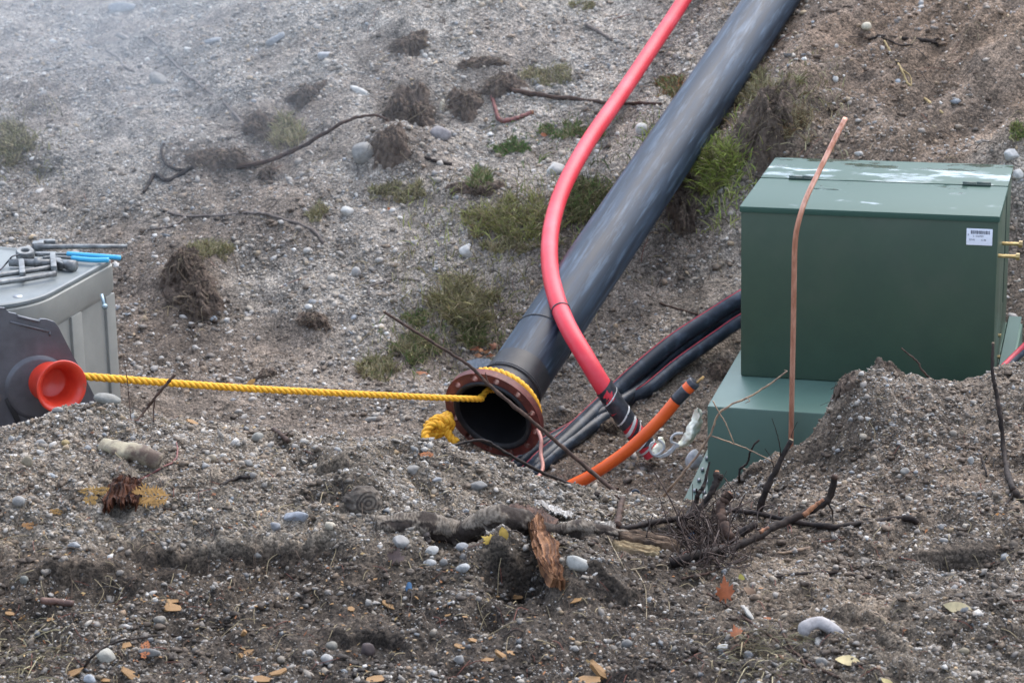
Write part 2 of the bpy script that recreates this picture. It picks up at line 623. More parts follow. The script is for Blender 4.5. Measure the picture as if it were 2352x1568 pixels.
# fan-shaped grid, finest where the photo looks
S = np.concatenate([np.linspace(-2.2, -.40, 60)[:-1], np.linspace(-.40, -.275, 90)[:-1], np.linspace(-.275, .275, 620), np.linspace(.275, .40, 90)[1:], np.linspace(.40, 2.2, 60)[1:]])
YY = np.concatenate([np.linspace(-4, 5.0, 40)[:-1], np.linspace(5.0, 9.0, 430)[:-1], np.linspace(9.0, 14.6, 380)[:-1], np.linspace(14.6, 19, 130)[:-1],
                     np.linspace(19, 40, 40)])
WID = np.maximum(YY, 3.5)
GX = S[None, :] * WID[:, None]
GY = np.repeat(YY[:, None], len(S), 1)
GH = terrain(GX, GY)


def height(x, y):
    x, y = np.asarray(x, float), np.asarray(y, float)
    r = np.interp(y, YY, np.arange(len(YY)))
    c = np.interp(x / np.maximum(y, 3.5), S, np.arange(len(S)))
    r0 = np.clip(r.astype(int), 0, len(YY) - 2)
    c0 = np.clip(c.astype(int), 0, len(S) - 2)
    fr, fc = r - r0, c - c0
    return (GH[r0, c0] * (1 - fr) * (1 - fc) + GH[r0 + 1, c0] * fr * (1 - fc) + GH[r0, c0 + 1] * (1 - fr) * fc + GH[r0 + 1, c0 + 1] * fr * fc)


_ys = np.arange(4.5, 22, 0.006)


def hit(u, v, ymin=4.5):
    d = ray(u, v)
    t = _ys / d[1]
    z = CAM_H + d[2] * t
    h = height(d[0] * t, _ys)
    k = np.nonzero((z <= h) & (_ys >= ymin))[0]
    i = k[0] if len(k) else len(_ys) - 1
    return np.array([d[0] * t[i], _ys[i], h[i]])


def pxm(P):
    """metres per working pixel at a point"""
    return (P[1] * CP - (P[2] - CAM_H) * SP) / FPX


# ---- ground colour and gravel share, by area: (u, v, ru, rv, rgb, gravel)
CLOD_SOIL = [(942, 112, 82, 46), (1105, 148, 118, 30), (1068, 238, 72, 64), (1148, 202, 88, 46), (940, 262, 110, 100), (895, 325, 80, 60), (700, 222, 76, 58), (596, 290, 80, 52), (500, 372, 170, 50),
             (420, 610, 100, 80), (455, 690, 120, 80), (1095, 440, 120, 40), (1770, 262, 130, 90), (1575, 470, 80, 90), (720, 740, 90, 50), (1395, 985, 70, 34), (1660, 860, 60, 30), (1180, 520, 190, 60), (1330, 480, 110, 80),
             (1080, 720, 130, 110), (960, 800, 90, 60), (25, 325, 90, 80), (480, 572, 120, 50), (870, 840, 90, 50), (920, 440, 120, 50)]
FG = [
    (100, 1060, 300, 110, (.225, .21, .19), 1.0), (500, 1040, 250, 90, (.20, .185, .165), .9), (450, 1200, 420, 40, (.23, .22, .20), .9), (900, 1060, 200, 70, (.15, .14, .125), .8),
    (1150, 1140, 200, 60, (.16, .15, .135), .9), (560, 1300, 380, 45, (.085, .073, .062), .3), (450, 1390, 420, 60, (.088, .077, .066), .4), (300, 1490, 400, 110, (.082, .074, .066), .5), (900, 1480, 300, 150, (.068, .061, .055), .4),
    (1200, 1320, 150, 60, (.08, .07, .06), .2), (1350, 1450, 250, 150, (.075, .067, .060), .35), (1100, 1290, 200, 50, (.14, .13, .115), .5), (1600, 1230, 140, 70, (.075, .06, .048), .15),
    (1900, 1380, 260, 70, (.225, .20, .17), .25), (1700, 1500, 200, 100, (.075, .067, .06), .35), (2150, 1330, 200, 90, (.11, .10, .09), .5), (2200, 1500, 250, 100, (.14, .13, .115), .45),
    (2000, 1200, 250, 60, (.17, .15, .13), .55), (1950, 930, 90, 60, (.12, .105, .092), .4), (2150, 930, 250, 70, (.20, .18, .16), .8), (2200, 1060, 250, 80, (.185, .16, .138), .6),
    (1900, 1060, 150, 50, (.12, .105, .09), .4), (1400, 1150, 150, 30, (.17, .16, .14), .8), (820, 1140, 60, 60, (.10, .09, .08), .3),
]
BGR = [
    (1100, 400, 350, 260, (.27, .255, .235), 1.0), (1250, 100, 350, 160, (.30, .285, .265), 1.0), (700, 80, 300, 120, (.25, .24, .225), .9), (150, 130, 260, 120, (.24, .23, .22), .9),
    (250, 290, 260, 50, (.29, .28, .265), .4), (200, 430, 260, 90, (.23, .22, .205), .9), (420, 520, 230, 50, (.125, .108, .094), .45), (750, 620, 200, 130, (.25, .235, .215), 1.0),
    (640, 530, 110, 50, (.125, .10, .083), .2), (540, 450, 140, 30, (.15, .125, .105), .4), (900, 620, 50, 60, (.15, .125, .10), .4), (1330, 640, 60, 60, (.16, .13, .105), .4), (360, 800, 130, 130, (.115, .095, .080), .35), (760, 900, 300, 70, (.17, .148, .128), .7), (900, 720, 180, 110, (.25, .235, .215), .95),
    (430, 640, 90, 100, (.10, .085, .072), .2), (690, 750, 90, 50, (.10, .085, .072), .25), (560, 820, 110, 40, (.15, .125, .105), .45), (1500, 800, 200, 150, (.205, .18, .155), .6), (1450, 1050, 180, 100, (.125, .10, .082), .4),  # first patch: shadow under the overhanging sod mixed into the brown soil colour
    (1620, 600, 100, 120, (.24, .22, .195), .8), (1950, 100, 250, 150, (.150, .112, .086), .22), (2250, 150, 220, 180, (.185, .14, .106), .25), (1950, 300, 250, 60, (.165, .13, .102), .5),
    (1700, 150, 80, 120, (.17, .135, .11), .3), (1780, 250, 100, 80, (.11, .09, .07), .2), (2345, 400, 60, 90, (.30, .28, .25), 1.0), (1600, 80, 80, 100, (.28, .26, .235), .9),
    (550, 930, 220, 50, (.13, .108, .09), .4), (1100, 460, 90, 40, (.13, .115, .09), .2), (940, 270, 60, 70, (.12, .10, .085), .2), (500, 370, 110, 40, (.11, .095, .085), .2),
    (2345, 650, 60, 120, (.17, .14, .115), .6),
]


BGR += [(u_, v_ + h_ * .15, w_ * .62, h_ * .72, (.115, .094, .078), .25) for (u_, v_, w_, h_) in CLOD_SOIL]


def soil(x, y, z):
    u, v = proj(x, y, z)
    out, gr = np.zeros(x.shape + (3,)), np.zeros(x.shape)
    wob = perlin(x * 4, y * 4, 60) * 45
    for sel, tab in ((y < 8.75, FG), (y >= 8.75, BGR)):
        sw = np.full(x.shape, 1e-6)
        c = np.zeros(x.shape + (3,)) + 1e-6 * np.array((.12, .105, .09))
        g = np.zeros(x.shape)
        for (a, b, ra, rb, rgb, gg) in tab:
            wt = np.exp(-((u - a + wob) / ra) ** 2 - ((v - b + wob * .6) / rb) ** 2)
            sw += wt
            c += wt[..., None] * np.array(rgb) * (np.array((.76, .665, .56)) if tab is FG else np.array((.90, .845, .775)))
            g += wt * gg
        out = np.where(sel[..., None], c / sw[..., None], out)
        gr = np.where(sel, g / sw, gr)
    far = (y >= 8.75)
    e = np.clip((fbm(x * .8 + y * .55, y * .8 - x * .3, 1.5, 3, 85) - .02) / .35, 0, 1) * far
    out = out * (1 - .5 * e[..., None]) + np.array((.135, .108, .086)) * (.5 * e[..., None])
    gr = gr * (1 - .55 * e)
    k = 1 + 0.35 * fbm(x, y, 3.0, 3, 70) + 0.2 * fbm(x, y, 14, 2, 75)
    return out * np.clip(k, .5, 1.6)[..., None], np.clip(gr * (0.75 + 0.8 * fbm(x, y, 2.5, 3, 80)), 0.03, 1)


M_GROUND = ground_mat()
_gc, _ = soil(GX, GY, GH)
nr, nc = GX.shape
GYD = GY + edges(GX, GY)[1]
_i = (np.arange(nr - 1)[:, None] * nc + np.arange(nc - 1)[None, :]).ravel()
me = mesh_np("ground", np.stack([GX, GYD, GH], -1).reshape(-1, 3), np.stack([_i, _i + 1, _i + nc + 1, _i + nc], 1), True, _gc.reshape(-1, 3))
me.materials.append(M_GROUND)
ground = bpy.data.objects.new("ground", me)
COL.objects.link(ground)
tag(ground, "uneven gravelly soil of the trench, its bank and the spoil mounds", "ground", kind="structure")

# ------------------------------------------------------------------ gravel: loose pebbles nobody could count
PAL = np.array([(.34, .33, .31), (.42, .41, .39), (.26, .25, .235), (.55, .54, .52), (.66, .66, .64), (.30, .33, .36), (.22, .25, .28), (.36, .28, .18), (.30, .22, .15), (.17, .15, .13),
                (.40, .36, .30), (.48, .45, .40), (.13, .12, .11), (.46, .34, .2)])
PW = np.array([15, 12, 13, 10, 7, 6, 4, 4, 5, 8, 10, 7, 5, 1.5])
PW = PW / PW.sum()


def gravel(name, label, n, y0, y1, rmed, sig, rmax, seed, tint, dust=.45):
    g = np.random.default_rng(seed)
    Y = np.sqrt(g.uniform(y0 * y0, y1 * y1, n * 3))
    X = g.uniform(-.38, .38, n * 3) * Y
    Z = height(X, Y)
    c, gr = soil(X, Y, Z)
    keep = g.random(n * 3) < gr
    X, Y, Z, c, gr = (q[keep][:n] for q in (X, Y, Z, c, gr))
    n = len(X)
    r = np.minimum(rmed * np.exp(sig * g.standard_normal(n)), rmax)
    V0, F0 = ico(1)
    k = len(V0)
    # lumpy, flattened, turned at random
    sh = np.stack([g.uniform(.8, 1.35, n), g.uniform(.75, 1.1, n), g.uniform(.45, .85, n)], 1)
    V = V0[None] * (1 + 0.30 * g.standard_normal((n, k, 1))) * sh[:, None, :]
    th = g.uniform(0, 2 * np.pi, n)
    ti, tj = g.normal(0, .35, n), g.normal(0, .35, n)
    cx, sx = np.cos(ti), np.sin(ti)
    V[:, :, 1], V[:, :, 2] = V[:, :, 1] * cx[:, None] - V[:, :, 2] * sx[:, None], V[:, :, 1] * sx[:, None] + V[:, :, 2] * cx[:, None]
    cx, sx = np.cos(tj), np.sin(tj)
    V[:, :, 0], V[:, :, 2] = V[:, :, 0] * cx[:, None] - V[:, :, 2] * sx[:, None], V[:, :, 0] * sx[:, None] + V[:, :, 2] * cx[:, None]
    cx, sx = np.cos(th), np.sin(th)
    V[:, :, 0], V[:, :, 1] = V[:, :, 0] * cx[:, None] - V[:, :, 1] * sx[:, None], V[:, :, 0] * sx[:, None] + V[:, :, 1] * cx[:, None]
    V = V * r[:, None, None] + np.stack([X, Y, Z + r * g.uniform(-.3, .25, n)], 1)[:, None, :]
    base = PAL[g.choice(len(PAL), n, p=PW)] * g.uniform(.8, 1.15, n)[:, None]
    mixk = np.clip(g.normal(dust, .24, n), 0, .95)[:, None]          # how dusty each stone is with the soil it lies in
    colr = base * (1 - mixk) + c * 1.15 * mixk
    colr = colr * np.array(tint)
    F = (F0[None] + (np.arange(n) * k)[:, None, None]).reshape(-1, 3)
    me = mesh_np(name, V.reshape(-1, 3), F, False, np.repeat(colr, k, 0))
    me.materials.append(M_PEB)
    o = bpy.data.objects.new(name, me)
    COL.objects.link(o)
    tag(o, label, "gravel", kind="stuff")
    return o


M_PEB = stone_mat("pebble", True, scale=120)
gravel("bank_gravel", "pale loose gravel covering the bank and floor of the trench", 235000, 9.0, 17.5, .0047, .62, .026, 11, (1.06, 1.035, 1.0), .58)
gravel("mound_gravel", "mixed grey and tan pebbles in the soil of the near mounds", 280000, 5.3, 9.0, .0023, .70, .015, 12, (.84, .80, .75))


def crumbs(name, label, n, y0, y1, rmed, seed):
    """ragged lumps of the soil itself"""
    g = np.random.default_rng(seed)
    Y = np.sqrt(g.uniform(y0 * y0, y1 * y1, n * 2))
    X = g.uniform(-.38, .38, n * 2) * Y
    Z = height(X, Y)
    keep = (perlin(X * 3.1, Y * 3.1, 90) + .6 * perlin(X * 9, Y * 9, 91) + g.normal(0, .25, n * 2)) > .05
    X, Y, Z = X[keep][:n], Y[keep][:n], Z[keep][:n]
    n = len(X)
    c, _ = soil(X, Y, Z)
    r = np.minimum(rmed * np.exp(.6 * g.standard_normal(n)), rmed * 3)
    V0, F0 = ico(2)
    k = len(V0)
    sh = np.stack([g.uniform(.8, 1.4, n), g.uniform(.8, 1.2, n), g.uniform(.5, .9, n)], 1)
    q = V0[None] * 1.6 + g.uniform(-40, 40, (n, 1, 3))
    qq = q.reshape(-1, 3)
    nz = (noise3(qq, .8, 5) * .45 + noise3(qq, 2.1, 6) * .35).reshape(n, k, 1) + .12 * g.standard_normal((n, k, 1))
    V = V0[None] * (1 + nz) * sh[:, None, :] * r[:, None, None] + np.stack([X, Y, Z + r * .1], 1)[:, None, :]
    F = (F0[None] + (np.arange(n) * k)[:, None, None]).reshape(-1, 3)
    col = np.repeat(c * np.array((.95, .86, .78)) * g.uniform(.5, .95, n)[:, None], k, 0) * (1 + .25 * g.standard_normal((n * k, 1))).clip(.5, 1.6)
    me = mesh_np(name, V.reshape(-1, 3), F, False, col)
    me.materials.append(M_CRUMB)
    o = bpy.data.objects.new(name, me)
    COL.objects.link(o)
    return tag(o, label, "soil", kind="stuff")


M_CRUMB = stone_mat("soil crumb", True, scale=200)
crumbs("soil_crumbs", "ragged dark crumbs of damp soil over the near mounds", 19000, 5.4, 8.9, .0045, 41)
crumbs("bank_crumbs", "brown crumbs of earth over the bank and trench floor", 9000, 9.0, 15.5, .0065, 42)


def lift(u, v, Y, r=.01, k=.8):
    """the point on a sight line nearest depth Y that rests on (not in) the ground"""
    for _ in range(400):
        P = at(u, v, Y)
        if P[2] >= float(height(P[0], P[1])) + r * k:
            return P
        Y -= .012
    return P

# ------------------------------------------------------------------ green transformer cabinet on its ground sleeve
M_GREEN = pm("green enamel", (.040, .071, .046), (.035, .063, .041), scale=6, rough=.36, rough2=.44, bump=.05, bscale=40, bdist=.002, spec=.5, dirt=(.062, .078, .058), dirt_scale=2.2, dirt_lo=.5, dirt_hi=.85)
def wet_green(lo, off):
    m, t, p, N, L = nodes("wet green enamel")
    tc = N("ShaderNodeTexCoord")
    mp = N("ShaderNodeMapping")
    mp.inputs["Scale"].default_value = (1.0, 2.2, 1.0)
    mp.inputs["Location"].default_value = (off, off, 0)
    L(tc.outputs["Object"], mp.inputs[0])
    nz = N("ShaderNodeTexNoise", Scale=3.4, Detail=7, Roughness=0.62)
    L(mp.outputs[0], nz.inputs["Vector"])
    r = N("ShaderNodeMapRange")
    r.inputs[1].default_value, r.inputs[2].default_value = lo, lo + .07
    L(nz.outputs[0], r.inputs[0])
    rr = N("ShaderNodeMapRange")
    for i, q in ((1, 0), (2, 1), (3, .52), (4, .10)):
        rr.inputs[i].default_value = q
    L(r.outputs[0], rr.inputs[0])
    L(rr.outputs[0], p.inputs["Roughness"])
    p.inputs["Base Color"].default_value = (.034, .076, .057, 1)
    p.inputs["Specular IOR Level"].default_value = .26
    cw = N("ShaderNodeMath", operation='MULTIPLY')
    cw.inputs[1].default_value = .6
    L(r.outputs[0], cw.inputs[0])
    L(cw.outputs[0], p.inputs["Coat Weight"])
    p.inputs["Coat Roughness"].default_value = .04
    p.inputs["Coat IOR"].default_value = 1.6
    return m


M_GREENW = wet_green(.50, -.25)
M_GREENF = wet_green(.585, .1)
M_SLEEVE = pm("sleeve green plastic", (.092, .158, .126), (.084, .144, .115), scale=4, rough=.42, bump=.04, bscale=60, bdist=.002)
M_DKGREEN = pm("dark green hinge", (.02, .045, .035), rough=.5)
M_BRASS = pm("brass bolt", (.55, .40, .18), (.40, .28, .12), scale=40, rough=.35, metallic=.9)
M_WHITE = pm("white sticker paper", (.78, .80, .86), (.74, .76, .84), scale=10, rough=.5)
M_INK = pm("label ink", (.06, .07, .10), rough=.6)
M_STEEL = pm("grey zinc steel", (.34, .36, .37), (.22, .23, .24), scale=30, rough=.42, metallic=.6, bump=.1)

K = .035557
BO = np.array([1.0516, 9.70, 1.333])
_yaw, _rol, _til = -.2781, -.0305, .0034
_R = np.array(Matrix.Rotation(_yaw, 3, 'Z') @ Matrix.Rotation(_rol, 3, 'Y') @ Matrix.Rotation(_til, 3, 'X'))
BW, D1, D2, BH, LD, LW = 32.6017 * K, 15.6226 * K, 12.0173 * K, 22.8547 * K, 12.3401 * K, .075


def bx(x, y, z):
    return BO + _R @ np.array([x, y, z])


def bm_(M):
    return Matrix(M.tolist()) if isinstance(M, np.ndarray) else M


BM = Matrix.Translation(BO.tolist()) @ Matrix(_R.tolist()).to_4x4()


def lbox(name, x0, x1, y0, y1, z0, z1, m, parent, b=.006):
    V, F = bbox(np.array([x0, y0, z0]), np.array([x1 - x0, 0, 0]), np.array([0, y1 - y0, 0]), np.array([0, 0, z1 - z0]), b)
    return obj(name, V, F, m, parent, local=True, sharp=35)


cab = thing("transformer_cabinet", "large dark green metal utility cabinet with hinged sloping lid and white barcode sticker", "transformer", BO, M=BM)
WL[cab.name] = np.zeros(3)
# hood: sloped top and front in one folded sheet with a lip; rear body behind
lbox("rear_body", .004, BW - .004, D1 + .004, D1 + D2, -BH, -.004, M_GREEN, cab)
rl = lbox("rear_lid", -.004, BW + .004, D1 + .003, D1 + D2 + .006, -.002, .012, M_GREENW, cab, .004)
hv, hf = bbox(np.array([0, 0.0, -BH]), np.array([BW, 0, 0]), np.array([0, D1 - .003, 0]), np.array([0, 0, BH - .012]), .006)
obj("hood", hv, hf, M_GREEN, cab, local=True, sharp=35)
lbox("hood_lid", -.006, BW + .006, -.010, D1 - .003, -.020, .010, M_GREENF, cab, .007)
for hx in (.135, .955):
    h = MB()
    h.box((hx, D1 - .020, .0101), (.130, 0, 0), (0, .006, 0), (0, 0, .010), .002)
    h.tube([(hx, D1, .0165), (hx + .06, D1, .0165)], .0095, 10)
    h.tube([(hx + .063, D1, .0175), (hx + .130, D1, .0175)], .0105, 10)
    h.build("hinge", M_DKGREEN, cab, local=True)
sk = lbox("sticker", BW - .138, BW - .024, -.0035, -.0005, -.128, -.052, M_WHITE, cab, .001)
bars = MB()
xs = BW - .119
g2 = np.random.default_rng(3)
while xs < BW - .036:
    wd = g2.choice([.0012, .0022, .0034])
    bars.box((xs, -.0045, -.0765), (wd, 0, 0), (0, .001, 0), (0, 0, .016))
    xs += wd + g2.choice([.0012, .0020, .003])
bars.build("barcode", M_INK, sk, local=True, smooth=False)


def text_shape(s_, size):
    cu = bpy.data.curves.new("lettering_outline", 'FONT')
    cu.body = s_
    cu.size = size
    cu.extrude = .0002
    o_ = bpy.data.objects.new("lettering_outline", cu)
    COL.objects.link(o_)
    bpy.context.view_layer.update()
    me_ = bpy.data.meshes.new_from_object(o_.evaluated_get(bpy.context.evaluated_depsgraph_get()))
    V = np.array([v.co[:] for v in me_.vertices])
    F = [tuple(p.vertices) for p in me_.polygons]
    bpy.data.objects.remove(o_)
    bpy.data.meshes.remove(me_)
    bpy.data.curves.remove(cu)
    return V, F


lt = MB()
for s_, tx, tz, sz in (("R", BW - .133, -.085, .012), ("2  222759", BW - .110, -.090, .0115), ("23.42", BW - .126, -.107, .0115), ("6-46", BW - .072, -.107, .0115)):
    V, F = text_shape(s_, sz)
    lt.add(V @ np.array([[1, 0, 0], [0, 0, 1], [0, -1, 0]]) + np.array([tx, -.0042, tz]), F)
lt.build("lettering", M_INK, sk, local=True, smooth=False)
# side seam strip and bolts
sb = MB()
sb.box((BW - .001, D1 - .010, -BH * .68), (.004, 0, 0), (0, .014, 0), (0, 0, BH * .66), .001)
sb.build("side_seam", M_DKGREEN, cab, local=True)
for (yy, zz, side, ln) in ((.33, -.205, 1, .075), (.06, -.190, 1, .078), (.32, -.19, -1, .035)):
    q = MB()
    x0 = BW + .001 if side > 0 else -.001
    q.tube([(x0, yy, zz), (x0 + side * ln, yy, zz)], .0085, 10)
    q.tube([(x0 + side * ln, yy, zz), (x0 + side * (ln + .016), yy, zz)], .0165, 6)
    q.build("bolt", M_BRASS, cab, local=True, sharp=30)
for zz in (-BH * .80, -BH * .93):
    q = MB()
    q.tube([(BW, .33, zz), (BW + .012, .33, zz)], .008, 6)
    q.build("bolt", M_BRASS, cab, local=True, sharp=30)

# ground sleeve under the cabinet
slv = thing("ground_sleeve", "pale green box pad with sloping flanged sides under the dark green cabinet", "box pad", BO, M=BM)
WL[slv.name] = np.zeros(3)
ZB = -BH
SB = -1.42
yb = D1 + D2 + .10
b = MB()
x0, x1, y0 = -LW, BW + LW, -LD
V, F = bbox(np.array([x0, y0, SB]), np.array([x1 - x0, 0, 0]), np.array([0, yb - y0, 0]), np.array([0, 0, ZB - SB - .003]), .012)
b.add(V, F)
b.build("body", M_SLEEVE, slv, local=True, sharp=35)
def wing(pix, th):
    """a leaning flange plate through sight-line points (u, v, Y), thickness th"""
    Mi = np.array(BM.inverted())
    P = np.array([at(*p) for p in pix])
    n = unit(np.cross(P[1] - P[0], P[2] - P[0]))
    if n[1] > 0:
        n = -n
    V, F = prism(P, n, th)
    V = V @ Mi[:3, :3].T + Mi[:3, 3]
    bmx = bmesh.new()
    vv = [bmx.verts.new(p) for p in V]
    for f in F:
        bmx.faces.new([vv[i] for i in f])
    bmesh.ops.recalc_face_normals(bmx, faces=bmx.faces)
    bmx.verts.index_update()
    V, F = np.array([v.co[:] for v in bmx.verts]), [tuple(v.index for v in f.verts) for f in bmx.faces]
    bmx.free()
    return V, F, n


V, F, wnrm = wing([(1634, 1012, 9.62), (1555, 1180, 9.22), (1646, 1180, 9.18), (1643, 1040, 9.50)], .025)
obj("side_flange", V, F, M_SLEEVE, slv, local=True, smooth=False)
V, F, _ = wing([(2318, 726, 9.86), (2347, 727, 9.86), (2318, 870, 9.60), (2288, 870, 9.60)], .05)
obj("side_flange", V, F, M_SLEEVE, slv, local=True, smooth=False)
_Mi = np.array(BM.inverted())
for (u_, v_) in ((1624, 1054), (1634, 1056), (1614, 1080), (1631, 1083), (1606, 1104), (1626, 1108), (1596, 1128), (1618, 1132)):
    P = on_plane(u_, v_, at(1555, 1180, 9.22), wnrm)
    q = MB()
    q.tube([P - wnrm * .004, P + wnrm * .012], .009, 8)
    V = np.concatenate(q.V) @ _Mi[:3, :3].T + _Mi[:3, 3]
    obj("stud", V, q.F, M_STEEL, slv, local=True)

# ------------------------------------------------------------------ black pipe with flange
M_HDPE = pm("black pipe plastic", (.011, .019, .031), (.030, .050, .078), scale=9, lo=.44, hi=.72, rough=.48, rough2=.6, stretch=(3.2, 3.2, .30), spec=.36, bump=.05, bscale=20, dirt=(.085, .125, .175), dirt_scale=10, dirt_lo=.52, dirt_hi=.74)  # blue sky sheen tinted into the black base and the scuff streaks
M_BORE = pm("pipe bore shade", (.006, .006, .007), rough=.7, spec=.15)  # blacker than the pipe wall: the shade inside is put into the colour
M_STUB = pm("black stub end", (.014, .015, .017), (.022, .022, .024), scale=18, rough=.45, spec=.35)
M_RUST = pm("red oxide steel", (.155, .036, .026), (.09, .022, .018), scale=14, rough=.55, bump=.12, bscale=70, dirt=(.20, .07, .045), dirt_scale=25)


def axis_matrix(P, d):
    x, y, z = frame(d)
    M = Matrix(np.stack([x, y, z], 1).tolist()).to_4x4()
    M.translation = P.tolist()
    return M


FLC = at(1131, 954, 9.90)                       # centre of the flange face
AX = PIPE_D
# aim the pipe axis through the flange centre
pipe = thing("black_pipe", "thick black plastic pipe running down the bank to an open red flange", "pipe", FLC, M=axis_matrix(FLC, AX))
WL[pipe.name] = np.zeros(3)
LEN = 7.2
FR = .254
prof = [(PIPE_R, .34), (PIPE_R, 1.0), (PIPE_R, 2.0), (PIPE_R, 3.5), (PIPE_R, 5), (PIPE_R, LEN), (PIPE_R * .86, LEN), (PIPE_R * .86, .05)]
V, F = lathe(prof[:6], (0, 0, 0), (0, 0, 1), 72)
obj("pipe_wall", V, F, M_HDPE, pipe, local=True)
V, F = lathe([(.188, .004), (.184, .0), (.176, .010), (.160, .05), (.146, .30), (.130, .34), (.130, LEN), (.001, LEN)], (0, 0, 0), (0, 0, 1), 64)
obj("bore", V, F, M_BORE, pipe, local=True)
V, F = lathe([(.178, .004), (.186, -.006), (.200, -.012), (.206, -.006), (.203, .03), (.176, .06), (.168, .10), (.158, .15), (.156, .26), (PIPE_R + .001, .345)], (0, 0, 0), (0, 0, 1), 72)
obj("stub_end", V, F, M_STUB, pipe, local=True)
for h0, rr in ((.205, .163), (.218, .161), (.62, .1545)):
    V, F = lathe([(rr - .010, h0 - .008), (rr, h0 - .005), (rr + .002, h0), (rr, h0 + .005), (rr - .010, h0 + .008)], (0, 0, 0), (0, 0, 1), 64)
    obj("weld_bead", V, F, M_STUB, pipe, local=True)


def flange_mesh(ri, ro, rh, hr, z0, z1, nh=12, ns=24):
    V, F = [], []
    bmx = bmesh.new()
    half = math.pi / nh

    def ringpts(i):
        th0 = (i + .5) * 2 * half
        outp, inn = [], []
        for k in range(ns):
            a = 2 * math.pi * k / ns
            inn.append((rh + hr * math.cos(a), hr * math.sin(a)))
            # outer boundary of the sector patch in (r, s) with s = arc offset
            ca, sa = math.cos(a), math.sin(a)
            er = (ro - rh) if ca > 0 else (rh - ri)
            es = half * rh
            tt = min(er / abs(ca) if abs(ca) > 1e-9 else 9, es / abs(sa) if abs(sa) > 1e-9 else 9)
            outp.append((rh + tt * ca, tt * sa))
        # snap corners
        for (cr, cs) in ((ro, 1), (ro, -1), (ri, 1), (ri, -1)):
            tgt = (cr, cs * half * rh)
            j = min(range(ns), key=lambda q: (outp[q][0] - tgt[0]) ** 2 + (outp[q][1] - tgt[1]) ** 2)
            outp[j] = tgt

        def xy(p):
            a = th0 + p[1] / rh
            return p[0] * math.cos(a), p[0] * math.sin(a)

        def xyh(p):
            c, s = math.cos(th0), math.sin(th0)
            return p[0] * c - p[1] * s, p[0] * s + p[1] * c
        return [xy(p) for p in outp], [xyh(p) for p in inn]
    for i in range(nh):
        o_, n_ = ringpts(i)
        lay = []
        for z in (z0, z1):
            lay.append(([bmx.verts.new((p[0], p[1], z)) for p in o_], [bmx.verts.new((p[0], p[1], z)) for p in n_]))
        for k in range(ns):
            k2 = (k + 1) % ns
            bmx.faces.new([lay[0][0][k], lay[0][0][k2], lay[0][1][k2], lay[0][1][k]])
            bmx.faces.new([lay[1][0][k], lay[1][1][k], lay[1][1][k2], lay[1][0][k2]])
            bmx.faces.new([lay[0][1][k], lay[0][1][k2], lay[1][1][k2], lay[1][1][k]])
            mid = [(o_[k][0] + o_[k2][0]) / 2, (o_[k][1] + o_[k2][1]) / 2]
            rm = math.hypot(*mid)
            if rm > ro - .012 or rm < ri + .012:
                bmx.faces.new([lay[0][0][k], lay[1][0][k], lay[1][0][k2], lay[0][0][k2]])
    bmesh.ops.remove_doubles(bmx, verts=bmx.verts, dist=1e-4)
    bmesh.ops.recalc_face_normals(bmx, faces=bmx.faces)
    bmx.verts.index_update()
    V = np.array([v.co[:] for v in bmx.verts])
    F = [tuple(v.index for v in f.verts) for f in bmx.faces]
    bmx.free()
    return V, F


V, F = flange_mesh(.186, FR, .2270, .0175, .002, .040)
obj("flange", V, F, M_RUST, pipe, local=True, sharp=30)

# ------------------------------------------------------------------ yellow rope
M_ROPE = pm("yellow rope fibre", (.80, .42, .025), (.66, .31, .012), scale=60, rough=.7, bump=.5, bscale=400, bdist=.002, dirt=(.16, .10, .03), dirt_scale=9, dirt_lo=.66, dirt_hi=.76)


def rope(path, r, pitch, step=.006, taper=None, seg=8):
    P = catmull(path, 24)
    L = np.r_[0, np.cumsum(np.linalg.norm(np.diff(P, axis=0), axis=1))]
    n = max(int(L[-1] / step), 8)
    s = np.linspace(0, L[-1], n)
    C = np.stack([np.interp(s, L, P[:, i]) for i in range(3)], 1)
    T = np.gradient(C, axis=0)
    T /= np.linalg.norm(T, axis=1)[:, None]
    x, y, _ = frame(T[0])
    X, Yv = [], []
    for i in range(n):
        x = unit(x - T[i] * np.dot(x, T[i]))
        X.append(x)
        Yv.append(np.cross(T[i], x))
    X, Yv = np.array(X), np.array(Yv)
    rr = np.interp(s / L[-1], [0, 1], taper) if taper else np.full(n, r)
    m = MB()
    for k in range(3):
        a = 2 * np.pi * (s / pitch + k / 3)
        Q = C + (rr * .50)[:, None] * (np.cos(a)[:, None] * X + np.sin(a)[:, None] * Yv)
        m.tube(Q, rr * .56, seg)
    return m


RA = at(150, 861, 8.95)
RB = at(1060, 915, 9.75)
RC = at(1104, 911, 9.90)
RD = FLC + AX * .25 + np.array([-.03, 0, .03])
RE = FLC + AX * 1.2 + np.array([0, 0, -.06])
q1 = RA * .5 + RB * .5 - np.array([0, 0, .012])
rp = rope([RA, RA * .75 + RB * .25 - np.array([0, 0, .008]), q1, RB, RC, RC + AX * .06 + np.array([.01, 0, -.005]), RD, RE], .02, .085, taper=[.0178, .0130])
o = rp.build("pulling_rope", M_ROPE)
tag(o, "taut yellow twisted rope running from the winch into the open pipe", "rope")

